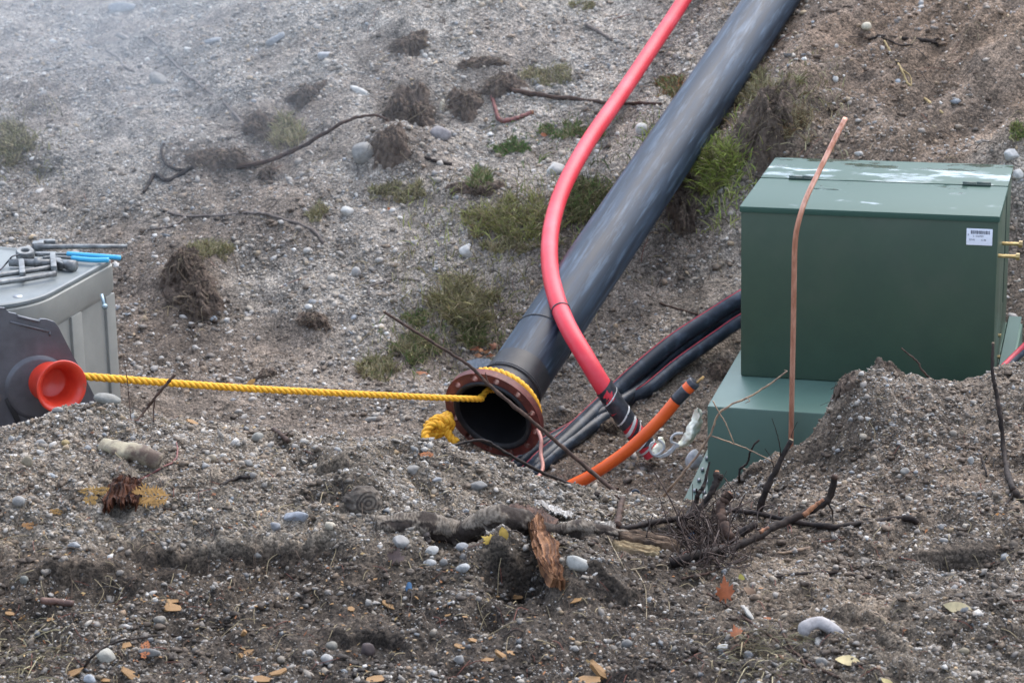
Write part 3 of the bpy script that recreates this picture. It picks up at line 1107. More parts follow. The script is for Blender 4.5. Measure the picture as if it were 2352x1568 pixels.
kn = thing("tied_rope", "yellow rope wrapped behind the red flange and knotted on the ground beside it", "rope", FLC + np.array([-.3, 0, -.2]))
fx, fy, fz = frame(AX)
wrap = []
for a in np.linspace(math.radians(-60), math.radians(250), 26):
    # angle measured from the camera's up side of the pipe
    wrap.append(FLC + AX * .092 + (fx * math.cos(a) + fy * math.sin(a)) * .199)
rope(wrap, .021, .085).build("rope_loop", M_ROPE, kn)
kc = lift(1010, 985, 9.9, .05)
kp = []
for i in range(26):
    a = i * .95
    kp.append(kc + np.array([.05 * math.cos(a) * (1 + .25 * math.sin(i * 1.7)), .04 * math.sin(a * 1.3), .015 + .035 * math.sin(a * 1.13 + .5) + .015 * math.cos(i)]))
kp += [lift(1035, 1005, 9.85, .03), lift(1050, 1015, 9.85, .03)]
rope(kp, .0205, .085, step=.005).build("knot", M_ROPE, kn)
rope([lift(1020, 980, 9.85, .03), lift(1000, 972, 9.85, .03), lift(985, 982, 9.83, .03), lift(976, 1000, 9.8, .03), lift(984, 1012, 9.78, .03)], .0205, .085).build("rope_tail", M_ROPE, kn)

# ------------------------------------------------------------------ red conduit, taped at its end
M_RED = pm("red conduit plastic", (.64, .036, .055), (.58, .03, .045), scale=10, rough=.44, spec=.35, bump=.03, bscale=60, dirt=(.68, .075, .10), dirt_scale=5, dirt_lo=.45, dirt_hi=.7)
M_TAPE = pm("black tape", (.022, .024, .03), (.04, .042, .05), scale=40, rough=.38, bump=.35, bscale=45, bdist=.004)
M_WTAPE = pm("white tape", (.66, .66, .64), (.55, .55, .52), scale=40, rough=.5, bump=.2)
rw = [(1660, -150, 14.35), (1571, 0, 13.75), (1500, 108, 13.3), (1425, 220, 12.75), (1352, 325, 12.2), (1297, 425, 11.7), (1269, 510, 11.3), (1262, 590, 10.93), (1274, 670, 10.55), (1302, 745, 10.27), (1345, 820, 10.08), (1386, 888, 10.0)]
RED_R = .0455
path = np.array([at(*q) for q in rw])
tail = np.array([at(*q) for q in [(1386, 888, 10.0), (1425, 945, 9.98), (1465, 1000, 9.97), (1500, 1042, 9.96)]])
full = catmull(np.concatenate([path, tail[1:]]), 14)
rc = thing("red_conduit", "long bright red plastic conduit crossing over the black pipe to a taped end", "conduit", full[-1])
V, F = tube(full, RED_R, 28, cap=False)
obj("conduit_wall", V, F, M_RED, rc)
V, F = tube(full[-30:][::-1], RED_R * .86, 24, cap=False)
obj("bore", V, [f[::-1] for f in F], M_RED, rc)
V, F = lathe([(RED_R * .86, 0), (RED_R, 0)], full[-1], full[-1] - full[-2], 28)
obj("end_rim", V, F, M_RED, rc)
tp = catmull(tail, 20)
nt_ = len(tp)
cum = np.r_[0, np.cumsum(np.linalg.norm(np.diff(tp, axis=0), axis=1))]


def tpos(f):
    return np.array([np.interp(f * cum[-1], cum, tp[:, i]) for i in range(3)])


def sleeve(f0, f1, rr, n=10, tilt=0.0, seg=28, wob=.0008, sd=1):
    """a band of tape round the conduit tail, its ends slanted by tilt"""
    g = np.random.default_rng(sd)
    fs = np.linspace(f0, f1, n)
    V = []
    d = unit(tpos(1) - tpos(0))
    x, y, _ = frame(d)
    a = np.arange(seg) * 2 * np.pi / seg
    for f in fs:
        c = tpos(f)
        r = rr + g.normal(0, wob, seg)
        V.append(c + (r * np.cos(a))[:, None] * x + (r * np.sin(a))[:, None] * y + (tilt * np.cos(a + 2.2))[:, None] * d)
    V = np.concatenate(V)
    F = []
    for i in range(n - 1):
        for k in range(seg):
            p, q = i * seg + k, i * seg + (k + 1) % seg
            F.append((p, q, q + seg, p + seg))
    return V, F


tb = MB()
for (f0, f1, t_) in ((.0, .20, .012), (.12, .34, -.012), (.30, .52, .014), (.70, .87, -.012)):
    tb.add(*sleeve(f0, f1, RED_R + .0035 + .0012 * random.random(), tilt=t_, sd=int(f0 * 100)))
tb.add(*sleeve(.60, .645, RED_R + .0055, n=4, tilt=.03, sd=77))
tb.build("black_tape", M_TAPE, rc)
wt = MB()
for (f0, f1, t_, rr) in ((.135, .150, .02, .0062), (.40, .422, .024, .0062), (.53, .575, .03, .0045), (.79, .806, .02, .0062), (.875, .90, .012, .005), (.655, .675, .03, .004)):
    wt.add(*sleeve(f0, f1, RED_R + rr, n=3, tilt=t_, sd=int(f0 * 1000)))
wt.build("white_tape", M_WTAPE, rc)
V, F = [], []
ctie = np.array([at(1285, 709, 10.39), at(1298, 713, 10.39)])
i0 = int(np.argmin(np.linalg.norm(full - at(1290, 712, 10.39), axis=1)))
V, F = lathe([(RED_R, -.004), (RED_R + .004, -.003), (RED_R + .004, .003), (RED_R, .004)], full[i0], full[i0 + 1] - full[i0 - 1], 28)
obj("wire_tie", V, F, M_TAPE, rc)

# white rag knotted into the end of the conduit
M_RAG = pm("cream cloth", (.93, .94, .80), (.82, .81, .62), scale=22, rough=.85, bump=.5, bscale=60, bdist=.006)
M_CORD = pm("white cord", (.66, .68, .68), (.55, .57, .56), scale=50, rough=.8, bump=.3)


def dz(u, v, Y=9.93):
    """zoomed-region 4 of the second look -> point"""
    return lift((1440 + .14029 * (u - 60)) * .9408, (920 + .14029 * v) * .9408, Y, .02)


rag = thing("cloth_rag", "crumpled cream cloth with white cord loops at the end of the red conduit", "rag", dz(1500, 1250))
RAG_ROWS = [[(1530, 1170), (1565, 1220), (1610, 1250)], [(1640, 1075), (1710, 1150), (1760, 1215)], [(1735, 940), (1830, 1020), (1890, 1070)], [(1810, 800), (1900, 850), (1970, 900)], [(1865, 660), (1950, 700), (2020, 740)], [(1895, 530), (1940, 545), (1985, 565)]]
core = catmull([dz(1180, 1310), dz(1260, 1240), dz(1300, 1150), dz(1290, 1060)], 10)
V, F = tube(core, np.interp(np.linspace(0, 1, len(core)), [0, .5, .8, 1], [.024, .022, .014, .012]), 24)
V = V + 0.007 * np.stack([noise3(V, 40, 7), noise3(V, 40, 8), noise3(V, 40, 9)], 1)
obj("cloth", V, F, M_RAG, rag)
cd = MB()
for pts in ([(1560, 1150), (1480, 1260), (1370, 1340), (1250, 1380), (1150, 1340), (1110, 1250), (1130, 1160), (1190, 1130)],
            [(1250, 1080), (1330, 1150), (1350, 1230), (1270, 1330), (1180, 1360)], [(1680, 980), (1560, 985), (1490, 1040), (1480, 1120), (1560, 1160)],
            [(1600, 1160), (1500, 1280), (1400, 1360), (1260, 1400)], [(1620, 1200), (1520, 1230), (1420, 1300)]):
    cd.tube(catmull([dz(p[0], p[1], 9.90) for p in pts], 8), .0065, 8)
cd.build("cord", M_CORD, rag)

# ------------------------------------------------------------------ orange conduit
M_ORANGE = pm("orange conduit plastic", (.80, .125, .02), (.74, .105, .016), scale=8, rough=.42, bump=.03, bscale=60)
ow = catmull([at(*q) for q in [(1250, 1165, 9.62), (1300, 1122, 9.58), (1360, 1090, 9.53), (1440, 1035, 9.48), (1510, 970, 9.44), (1560, 912, 9.42), (1592, 880, 9.41)]], 12)
oc = thing("orange_conduit", "orange plastic conduit sticking up out of the soil with black bands at its tip", "conduit", ow[0])
OR = .0285
V, F = tube(ow, OR, 28)
obj("conduit_wall", V, F, M_ORANGE, oc)
on = len(ow)
V, F = tube(ow[on - 15:on - 6], OR + .0015, 28)
obj("tape_band", V, F, M_TAPE, oc)
d = unit(ow[-1] - ow[-3])
V, F = lathe([(.0, .012), (OR * .9, .012), (OR + .002, .008), (OR + .002, -.012)], ow[-1], d, 28)
obj("end_cap", V, F, M_TAPE, oc)
q = MB()
q.tube(catmull([ow[-1] + d * .01 + np.array([.01, 0, -.005]), ow[-1] + d * .05 + np.array([.012, 0, -.004]), at(1612, 872, 9.4)], 5), .005, 8)
q.build("pull_string", pm("tan string", (.55, .33, .12), rough=.8), oc)

# ------------------------------------------------------------------ black cables with a red stripe
M_CABLE = pm("black cable sheath", (.018, .024, .034), (.06, .08, .11), scale=16, lo=.5, hi=.75, rough=.36, spec=.32, bump=.08, bscale=70, dirt=(.06, .065, .075), dirt_scale=30, dirt_lo=.64, dirt_hi=.75)
M_STRIPE = pm("red stripe", (.50, .04, .06), rough=.5)
cabs = [
    ("black red-striped cable lying topmost of the three and nearest the flange", [(1790, 640, 11.0), (1700, 686, 10.9), (1630, 730, 10.85), (1540, 790, 10.75), (1450, 865, 10.6), (1380, 932, 10.45), (1300, 1008, 10.25), (1240, 1060, 10.05), (1200, 1100, 9.85), (1150, 1150, 9.7)], .045, .012),
    ("black red-striped cable, middle one of the three, half hidden by its neighbours", [(1790, 668, 11.0), (1700, 712, 10.92), (1630, 752, 10.87), (1560, 802, 10.78), (1490, 868, 10.68), (1420, 925, 10.55), (1330, 975, 10.42), (1250, 1020, 10.28), (1205, 1052, 10.1), (1165, 1090, 9.9), (1130, 1120, 9.8)], .033, .012),
    ("black red-striped cable lowest of the three where they pass behind the green cabinet", [(1790, 690, 10.95), (1700, 737, 10.85), (1640, 778, 10.8), (1560, 835, 10.7), (1490, 892, 10.6), (1440, 918, 10.55), (1385, 960, 10.5), (1330, 1000, 10.4), (1270, 1046, 10.2), (1215, 1092, 10.0), (1170, 1128, 9.85)], .036, .012),
]
for lab, pts, r_, _ in cabs:
    C = catmull([lift(*p, r_) for p in pts], 12)
    t_ = thing("power_cable", lab, "cable", C[-1], "black cables laid along the trench floor")
    V, F = tube(C, r_, 22)
    obj("sheath", V, F, M_CABLE, t_)
    T = np.gradient(C, axis=0)
    T /= np.linalg.norm(T, axis=1)[:, None]
    up = np.array([-.75, -.35, .55])
    n_ = up - T * (T @ up)[:, None]
    n_ /= np.linalg.norm(n_, axis=1)[:, None]
    V, F = tube(C + n_ * (r_ - .0008), .0032, 6)
    obj("red_stripe", V, F, M_STRIPE, t_)
# short piece at the far right by the cabinet
C = catmull([at(2395, 762, 9.2), at(2345, 808, 9.15), at(2300, 852, 9.05), at(2250, 892, 9.0)], 10)
t_ = thing("power_cable", "black cable with broad red stripe passing the pale green flange at the right", "cable", C[-1])
V, F = tube(C, .022, 20)
obj("sheath", V, F, M_CABLE, t_)
V, F = tube(C + np.array([-.012, -.012, .010]), .0125, 10)
obj("red_stripe", V, F, M_STRIPE, t_)

# ------------------------------------------------------------------ copper rod and copper wire
M_COPPER = pm("copper", (.66, .35, .25), (.42, .185, .115), scale=30, rough=.36, rough2=.5, metallic=.6, stretch=(1, 1, .3))
cr = catmull([at(*q) for q in [(1812, 1085, 9.12), (1816, 1040, 9.12), (1819, 900, 9.12), (1822, 760, 9.12), (1824, 640, 9.12), (1826, 560, 9.12), (1834, 510, 9.12), (1852, 455, 9.15), (1882, 392, 9.22), (1915, 325, 9.30), (1942, 272, 9.36)]], 8)
V, F = tube(cr, .0118, 16)
tag(obj("copper_rod", V, F, M_COPPER), "bare copper rod standing before the green cabinet with its top bent over", "rod")
cw = catmull([at(*q) for q in [(1235, 985, 9.75), (1243, 1010, 9.7), (1242, 1040, 9.66), (1247, 1070, 9.6), (1240, 1090, 9.55), (1222, 1112, 9.5)]], 8)
V, F = tube(cw, .0095, 12)
M_PINK = pm("dull copper", (.50, .25, .20), (.42, .2, .16), scale=30, rough=.5, metallic=.3)
tag(obj("copper_wire", V, F, M_PINK), "short dull pinkish copper wire curving down below the red flange", "wire")

# ------------------------------------------------------------------ pale green-grey plastic bin with a lid, tools on top
M_BIN = pm("grey beige bin plastic", (.25, .247, .22), (.22, .218, .195), scale=5, rough=.48, bump=.05, bscale=50)
M_LID = pm("pale grey lid", (.175, .19, .185), (.14, .155, .155), scale=6, rough=.46, spec=.35, bump=.06, bscale=120)
LZ = .957
BF = at(267, 588, 10.2)
BN = at(86, 690, 9.48)
BN[2] = BF[2] = LZ
e1 = unit(BF - BN)                                # along the visible side, away from the camera
e2 = np.array([-e1[1], e1[0], 0])                 # to the left along the back
if e2[0] > 0:
    e2 = -e2
LEN1 = np.linalg.norm(BF - BN)
BOX_W = 1.3
BIN0 = BN - e1 * .20                              # virtual square corner of the near end


def bp(a, b_, z):
    return BIN0 + e1 * a + e2 * b_ + np.array([0, 0, z - LZ])


def rrect(inset, z, R=.34, L1=LEN1 + .20, W=BOX_W, n=10):
    R = max(R - inset, .02)
    pts = []
    for (ca, cb, a0) in ((R + inset, R + inset, 270), (R + inset, W - R - inset, 180), (L1 - .06 - inset, W - .06 - inset, 90), (L1 - .06 - inset, .06 + inset, 0)):
        rr_ = R if ca < .5 else .06
        if ca >= .5:
            ca, cb = (L1 - inset - rr_, W - inset - rr_) if cb > .5 else (L1 - inset - rr_, inset + rr_)
        for k in range(n + 1):
            t = math.radians(a0 - 90 * k / n)
            pts.append(bp(ca + rr_ * math.cos(t), cb + rr_ * math.sin(t) * 1.0, z))
    return pts


def ring_body(levels):
    """levels: list of (inset, z); walls between, flat cap on the last"""
    V, F = [], []
    rings = [rrect(i, z) for i, z in levels]
    k = len(rings[0])
    for r_ in rings:
        V += r_
    for i in range(len(rings) - 1):
        for j in range(k):
            F.append((i * k + j, i * k + (j + 1) % k, (i + 1) * k + (j + 1) % k, (i + 1) * k + j))
    F.append(tuple((len(rings) - 1) * k + j for j in range(k)))
    return np.array(V), F


bin_ = thing("plastic_bin", "grey beige moulded plastic bin with pale lid carrying tools", "bin", bp(.4, .6, .05))
V, F = ring_body([(.017, .0), (.017, LZ - .16)])
obj("body", V, F, M_BIN, bin_, sharp=40)
V, F = ring_body([(.017, LZ - .18), (.0, LZ - .150), (.0, LZ - .03), (.01, LZ - .022)])
obj("rim_band", V, F, M_BIN, bin_, sharp=40)
V, F = ring_body([(.012, LZ - .021), (.004, LZ - .016), (.004, LZ - .003), (.012, LZ + .002), (.022, LZ + .002), (.030, LZ - .006), (.04, LZ - .006)])
obj("lid", V, F, M_LID, bin_, sharp=50)
for (a0, a1) in ((.50, .60), (LEN1 + .20 - .12, LEN1 + .20 - .03)):
    q = MB()
    q.box(bp(a0, .002, .0), e1 * (a1 - a0), e2 * .06, np.array([0, 0, LZ - .17]), .008)
    q.build("rib", M_BIN, bin_, sharp=40)
q = MB()
q.tube([at(233, 676, 9.93), at(240, 702, 9.90)], .008, 8)
q.tube([at(240, 702, 9.90), at(241, 706, 9.89)], .014, 8)
q.build("pin", pm("pale blue steel", (.38, .50, .56), rough=.35, metallic=.4), bin_)
q = MB()
pc = on_plane(41, 680, (0, 0, LZ - .005), (0, 0, 1))
V, F = lathe([(.0, .004), (.02, .004), (.024, .0)], pc, (0, 0, 1), 16)
obj("lid_plug", V, F, M_STEEL, bin_)

M_TOOL = pm("worn grey tool steel", (.19, .20, .20), (.10, .10, .098), scale=22, rough=.45, metallic=.35, bump=.15)
M_BLUE = pm("blue grip", (.05, .36, .58), (.045, .32, .54), scale=20, rough=.35)
LP = (0, 0, LZ + .004)


def lid(u, v, h=0.0):
    return on_plane(u, v, (0, 0, LZ + h), (0, 0, 1.0))


tw = thing("pry_bar", "long grey steel bar wrench lying along the back of the bin lid", "wrench", lid(75, 570))
q = MB()
q.tube([lid(78, 568, .02), lid(120, 567, .02), lid(215, 566, .022), lid(292, 566, .022)], [.016, .013, .012, .011], 10)
q.build("bar", M_TOOL, tw)
q = MB()
q.box(lid(74, 573, .004), lid(100, 571, .004) - lid(74, 573, .004), lid(76, 566, .004) - lid(74, 573, .004), (0, 0, .03), .005)
q.box(lid(90, 562, .004), lid(128, 562, .004) - lid(90, 562, .004), lid(90, 558, .004) - lid(90, 562, .004), (0, 0, .022), .005)
q.build("jaw", M_TOOL, tw)
pl = thing("pliers", "pliers with two long blue handles lying over the bin edge", "pliers", lid(155, 588))
for pts in ([(95, 585), (155, 583), (210, 587), (276, 592)], [(120, 590), (165, 593), (210, 597), (250, 597)]):
    q = MB()
    q.tube(catmull([lid(p[0], p[1], .02) for p in pts[1:]], 8), .0125, 12)
    q.build("handle", M_BLUE, pl)
q = MB()
q.tube(catmull([lid(p[0], p[1], .018) for p in [(92, 585), (120, 584), (158, 583)]], 6), .008, 8)
q.tube(catmull([lid(p[0], p[1], .018) for p in [(98, 592), (130, 590), (168, 593)]], 6), .008, 8)
q.box(lid(80, 590, .008), (.10, 0, 0), (0, .03, 0), (0, 0, .02), .004)
q.build("jaws", M_TOOL, pl)
pcx = thing("pipe_clamp", "grey pipe clamp with round threaded socket end in the middle of the bin lid", "clamp", lid(90, 605))
q = MB()
q.tube([lid(22, 603, .02), lid(86, 604, .02), lid(145, 604, .02)], .019, 12)
q.tube([lid(80, 604, .02), lid(95, 604, .02)], .027, 10)
q.build("shaft", M_TOOL, pcx)
q = MB()
q.tube([lid(140, 605, .022), lid(158, 609, .022), lid(172, 611, .022)], [.018, .026, .028], 14)
q.build("socket", M_TOOL, pcx)
q = MB()
q.box(lid(130, 616, .004), lid(146, 620, .004) - lid(130, 616, .004), lid(126, 604, .004) - lid(130, 616, .004), (0, 0, .035), .006)
q.build("jaw", M_TOOL, pcx)
rg = thing("steel_ring", "round grey steel collar standing behind the pipe clamp on the lid", "collar", lid(58, 594))
V, F = lathe([(.018, 0), (.043, 0), (.045, .01), (.045, .035), (.04, .042), (.022, .042), (.018, .036), (.018, 0)], lid(58, 592, .006), (0.1, -.2, 1), 28)
obj("collar", V, F, M_TOOL, rg, sharp=40)
q = MB()
q.tube(catmull([lid(46, 585, .03), lid(30, 588, .05), lid(20, 598, .03), lid(10, 610, .006), lid(0, 620, .006)], 8), .004, 6)
q.build("cable", pm("black wire", (.03, .03, .035), rough=.5), rg)
rc2 = thing("rail_clamp", "twin rail bar clamp with two square blocks at the front of the lid", "clamp", lid(60, 640))
for pts in ([(-30, 638), (0, 632), (62, 623), (126, 613)], [(-30, 656), (0, 649), (62, 640), (128, 628)]):
    q = MB()
    q.tube([lid(p[0], p[1], .022) for p in pts], .013, 10)
    q.build("rail", M_TOOL, rc2)
for (u_, v_) in ((52, 646), (124, 632)):
    q = MB()
    a_ = lid(u_ - 6, v_, .004)
    q.box(a_, lid(u_ + 8, v_ - 1, .004) - a_, lid(u_ - 9, v_ - 32, .004) - a_, (0, 0, .045), .008)
    q.build("block", M_TOOL, rc2, sharp=40)

# ------------------------------------------------------------------ winch: steel side plate with an orange capstan drum
M_PLATE = pm("bare dark steel", (.105, .105, .115), (.075, .072, .078), scale=7, rough=.42, rough2=.55, metallic=.35, bump=.08, bscale=40, dirt=(.16, .11, .085), dirt_scale=12, dirt_lo=.62, dirt_hi=.75)
M_DRUM = pm("orange red drum paint", (.62, .048, .022), (.52, .034, .017), scale=8, rough=.34, bump=.05, bscale=60, dirt=(.22, .09, .06), dirt_scale=9, dirt_lo=.64, dirt_hi=.74)
M_SLOT_SHADE = pm("slot shade", (.015, .015, .016), rough=.6)  # near-black colour stands for the shade inside the plate's slot
PN = unit((.42, -.90, .06))
PC = at(100, 880, 8.75)


def gp(px, py, off=0.0):
    return on_plane(.192 * px, 696.2 + .192 * py, PC + PN * off, PN)


wn = thing("winch", "dark steel cable winch with angled side plate and orange capstan drum", "winch", gp(400, 1800))
out = [(-500, 20), (0, 55), (60, 60), (105, 110), (200, 130), (220, 150), (470, 210), (490, 190), (560, 195), (650, 225), (700, 285), (880, 640), (1000, 850), (1140, 1130), (1330, 1560), (1500, 1950), (-500, 1950)]
V, F = prism([gp(*p) for p in out], PN, .022)
obj("side_plate", V, F, M_PLATE, wn, smooth=False)
V, F = prism([gp(p[0], p[1], -.30) for p in out[:-3] + [(1330, 1560), (-500, 1560)]], PN, .02)
obj("side_plate", V, F, M_PLATE, wn, smooth=False)
q = MB()
for a_, b2 in (((215, 160), (470, 222)), ((120, 222), (590, 340)), ((590, 340), (600, 390))):
    q.tube([gp(a_[0], a_[1], .002), gp(b2[0], b2[1], .002)], .005, 6)
q.build("weld_seam", M_PLATE, wn)
dc = gp(470, 1010)
V, F = lathe([(.0, .004), (.135, .004), (.140, .0), (.128, .012), (.120, .013), (.0, .013)], gp(450, 1005), PN, 48)
obj("backing_disc", V, F, M_PLATE, wn, sharp=40)
DA = unit((.58, -.79, .08))
_o, _d = np.array([0, 0, CAM_H]), ray(142, 888)
dr0 = _o + _d * ((-.04 + np.dot(PC + DA * .175 - _o, PN)) / np.dot(_d, PN)) - DA * .175
V, F = lathe([(.096, -.02), (.090, .02), (.086, .07), (.087, .11), (.095, .145), (.110, .168), (.114, .173), (.111, .178), (.096, .168), (.080, .15), (.071, .11), (.067, .075), (.060, .066), (.0, .062)], dr0, DA, 56)
obj("drum", V, F, M_DRUM, wn)
V, F = lathe([(.0, -.04), (.05, -.04), (.05, -.5), (.0, -.5)], dr0, DA, 24)
obj("axle", V, F, M_STEEL, wn)
q = MB()
s0 = gp(55, 1150, .001)
q.box(s0, gp(110, 1110, .001) - s0, gp(190, 1430, .001) - s0, PN * .006, .001)  # thin dark box laid on the plate where the slot's shaded opening shows
q.build("slot_shade", M_SLOT_SHADE, wn)

# ------------------------------------------------------------------ single stones: (u, v, w, h, tilt deg, colour, shape, label)
W_, PG, GR, BL, CR, TN, BR_ = (.54, .525, .485), (.38, .365, .335), (.27, .26, .238), (.36, .365, .37), (.56, .50, .38), (.36, .27, .16), (.15, .10, .075)
STONES = [
    (748, 118, 38, 28, 0, BL, 'half', "pale blue grey half dome stone high on the misty bank"),
    (633, 90, 56, 20, -32, BL, 'flat', "pale pointed flat stone tilted in the mist left of the half dome stone"),
    (493, 90, 48, 16, -8, BL, 'flat', "thin pale slab in the smoke near the top of the bank"),
    (828, 207, 54, 18, 24, W_, 'flat', "long white flat stone above the biggest dark root clod"),
    (832, 342, 56, 52, 0, GR, 'round', "round grey boulder lying against the biggest dark root clod"),
    (1475, 293, 34, 28, 0, W_, 'round', "white round stone touching the left edge of the black pipe"),
    (1278, 380, 46, 38, 0, W_, 'lump', "white lumpy boulder just left of the bend in the red conduit"),
    (1068, 573, 36, 34, 20, W_, 'lump', "bright white stone at the left end of the wide grass patch"),
    (797, 482, 32, 22, 0, W_, 'lump', "small white stone on open gravel below the round grey boulder"),
    (1990, 58, 24, 20, 0, CR, 'round', "cream round stone above the black forked branch"),
    (1973, 351, 22, 12, 0, W_, 'flat', "white oval pebble on the soil behind the bent copper rod tip"),
    (1919, 180, 15, 14, 0, W_, 'round', "small white pebble on the brown slope right of the hanging roots"),
    (1015, 240, 14, 34, 10, CR, 'lump', "upright pale stone standing between two dark root clods"),
    (1012, 300, 52, 36, 0, (.26, .24, .235), 'round', "half buried purplish grey boulder right of the biggest root clod"),
    (365, 178, 48, 34, 20, GR, 'lump', "rough pale stone beside the long branch in the mist"),
    (285, 12, 84, 24, 0, BL, 'lump', "broad pale rock at the top of the smoky bank"),
    (285, 84, 52, 14, 28, (.32, .29, .26), 'flat', "long brownish stone lying aslant below the broad smoky rock"),
    (819, 620, 24, 24, 0, PG, 'round', "grey white stone on the gravel left of the small arched twig"),
    (709, 702, 20, 13, 0, W_, 'round', "small white stone on the gravel above the yellow rope"),
    (853, 960, 44, 13, -4, GR, 'flat', "flat grey stone on the trench floor below the yellow rope"),
    (247, 912, 66, 26, 12, (.34, .33, .29), 'round', "smooth long cobble on the mound crest beside the orange drum"),
    (133, 940, 28, 15, 0, GR, 'round', "small grey cobble just under the orange drum"),
    (94, 1014, 30, 25, 0, PG, 'lump', "white lumpy stone on the left mound under the winch plate"),
    (63, 1055, 28, 28, 0, (.34, .28, .19), 'lump', "tan brown stone near the left side of the mound"),
    (150, 1014, 20, 15, 0, (.38, .28, .12), 'round', "small yellow brown pebble left of the mottled log chunk"),
    (486, 1052, 25, 22, 0, (.32, .26, .18), 'round', "round tan pebble on the mound right of the mottled log chunk"),
    (593, 1001, 30, 24, 0, (.36, .34, .29), 'round', "beige cobble just below the crest of the left mound"),
    (680, 1181, 76, 26, -6, (.38, .40, .43), 'flat', "large pale blue grey slab lying on the mound ledge"),
    (758, 1203, 28, 20, 18, CR, 'round', "cream cobble right of the pale blue slab"),
    (634, 1206, 27, 24, 0, BL, 'lump', "blue grey angular stone below the pale blue slab"),
    (44, 1152, 30, 24, 0, PG, 'round', "smooth grey cobble at the left under the cedar fronds"),
    (170, 1250, 32, 18, 0, BL, 'lump', "pale blue stone on the ledge at the left"),
    (922, 1238, 44, 30, 30, PG, 'lump', "angular grey stone below the left part of the birch log"),
    (992, 1259, 36, 20, 0, W_, 'lump', "white stone beneath the orange leaves under the log"),
    (1062, 1252, 30, 19, 0, BL, 'round', "pale bluish stone under the yellow leaves by the log"),
    (987, 1289, 32, 17, 0, (.50, .50, .48), 'round', "white oval stone right of the mauve maple leaf"),
    (1019, 1291, 20, 17, 0, GR, 'round', "small grey pebble between two white stones under the log"),
    (1064, 1301, 33, 23, -8, (.48, .485, .47), 'lump', "white blocky stone left of the dark hollow"),
    (1337, 1294, 82, 30, 22, (.50, .49, .44), 'wedge', "large pale wedge shaped stone right of the split orange wood"),
    (947, 1076, 42, 28, 0, (.30, .28, .25), 'lump', "grey beige stone on the mound below the yellow knot"),
    (1097, 1112, 52, 26, -18, (.27, .26, .24), 'flat', "half buried grey slab on the middle mound"),
    (1005, 1099, 27, 13, -8, BL, 'flat', "flat blue grey pebble on the middle mound"),
    (1224, 1244, 20, 17, 0, PG, 'round', "round grey pebble resting on the split orange wood"),
    (243, 1501, 58, 36, 34, (.48, .46, .39), 'wedge', "cream angular flat stone under the thin dark root at the bottom left"),
    (590, 1276, 27, 20, 20, GR, 'round', "grey oval cobble in the dark recess under the ledge"),
    (367, 1419, 32, 28, 0, (.34, .31, .26), 'lump', "beige stone below the two orange wood chips"),
    (56, 1328, 20, 20, 0, (.30, .30, .26), 'round', "small round stone left of the curved grey wood"),
    (753, 1508, 36, 26, 20, W_, 'lump', "white knobbly stone near the bottom of the left mound"),
    (340, 1492, 54, 22, 0, GR, 'flat', "flat grey stone behind the small orange frond"),
    (762, 1480, 32, 24, 0, (.32, .30, .25), 'round', "beige round cobble above the white knobbly stone"),
    (208, 1555, 32, 24, 20, (.55, .58, .60), 'flat', "pale flat stone at the very bottom left"),
    (1055, 1511, 27, 26, 0, PG, 'lump', "grey white stone near the bottom under the bent straw"),
    (844, 1487, 38, 34, 0, (.085, .06, .055), 'round', "dark brown round stone at the bottom left of the bent straw"),
    (1440, 1474, 26, 22, 0, GR, 'round', "grey cobble left of the dry straw heap"),
    (1721, 1404, 12, 46, -32, (.58, .56, .50), 'round', "long white bone like stone below the orange maple leaf"),
    (1664, 1484, 36, 19, 0, (.58, .57, .53), 'round', "white oval stone left of the dry straw heap"),
    (1718, 1500, 24, 20, 30, BL, 'lump', "small blue grey stone beside the white oval stone"),
    (1887, 1515, 28, 24, 0, GR, 'round', "rounded grey stone left of the cream leaf near the bottom"),
    (2308, 1275, 28, 21, -14, (.50, .50, .48), 'lump', "white angular stone at the right on the grey soil"),
    (2193, 1341, 31, 18, 0, (.22, .16, .12), 'round', "smooth brown half buried stone at the right"),
    (2214, 1495, 27, 18, 0, (.32, .27, .18), 'round', "tan oval cobble at the lower right"),
    (2240, 1546, 28, 16, -8, (.50, .44, .36), 'round', "pale pinkish cobble near the bottom right edge"),
    (1920, 1302, 17, 15, 0, (.36, .31, .26), 'round', "small beige pebble above the black curved stick"),
    (2189, 994, 21, 16, 0, (.38, .33, .27), 'round', "beige pebble on the face of the right mound"),
    (2079, 1079, 25, 20, 20, (.36, .34, .30), 'lump', "beige stone low on the face of the right mound"),
    (2229, 1054, 20, 20, 0, W_, 'lump', "small white stone left of the tall dark stick"),
    (2168, 1241, 24, 12, 10, PG, 'flat', "pale flat pebble under the right mound"),
    (2322, 352, 44, 26, 0, (.50, .49, .46), 'lump', "pale rock on the gravel heap behind the green cabinet"),
    (2338, 400, 30, 24, 0, W_, 'lump', "white rock at the corner of the green cabinet lid"),
    (1600, 1048, 52, 40, 20, (.52, .53, .53), 'wedge', "white broken slab against the flange of the ground sleeve"),
]
_mats = {}


def stone_m(c):
    k = tuple(round(q, 3) for q in c)
    if k not in _mats:
        _mats[k] = stone_mat("stone tone", False, k, 45)
    return _mats[k]


IV3, IF3 = ico(3)


def place_px(u, v, w, h, rise=.5):
    """base point, size in metres for a thing w x h px whose centre shows at (u, v)"""
    P = hit(u, v + h * rise)
    s = pxm(P)
    return P, w * s, h * s


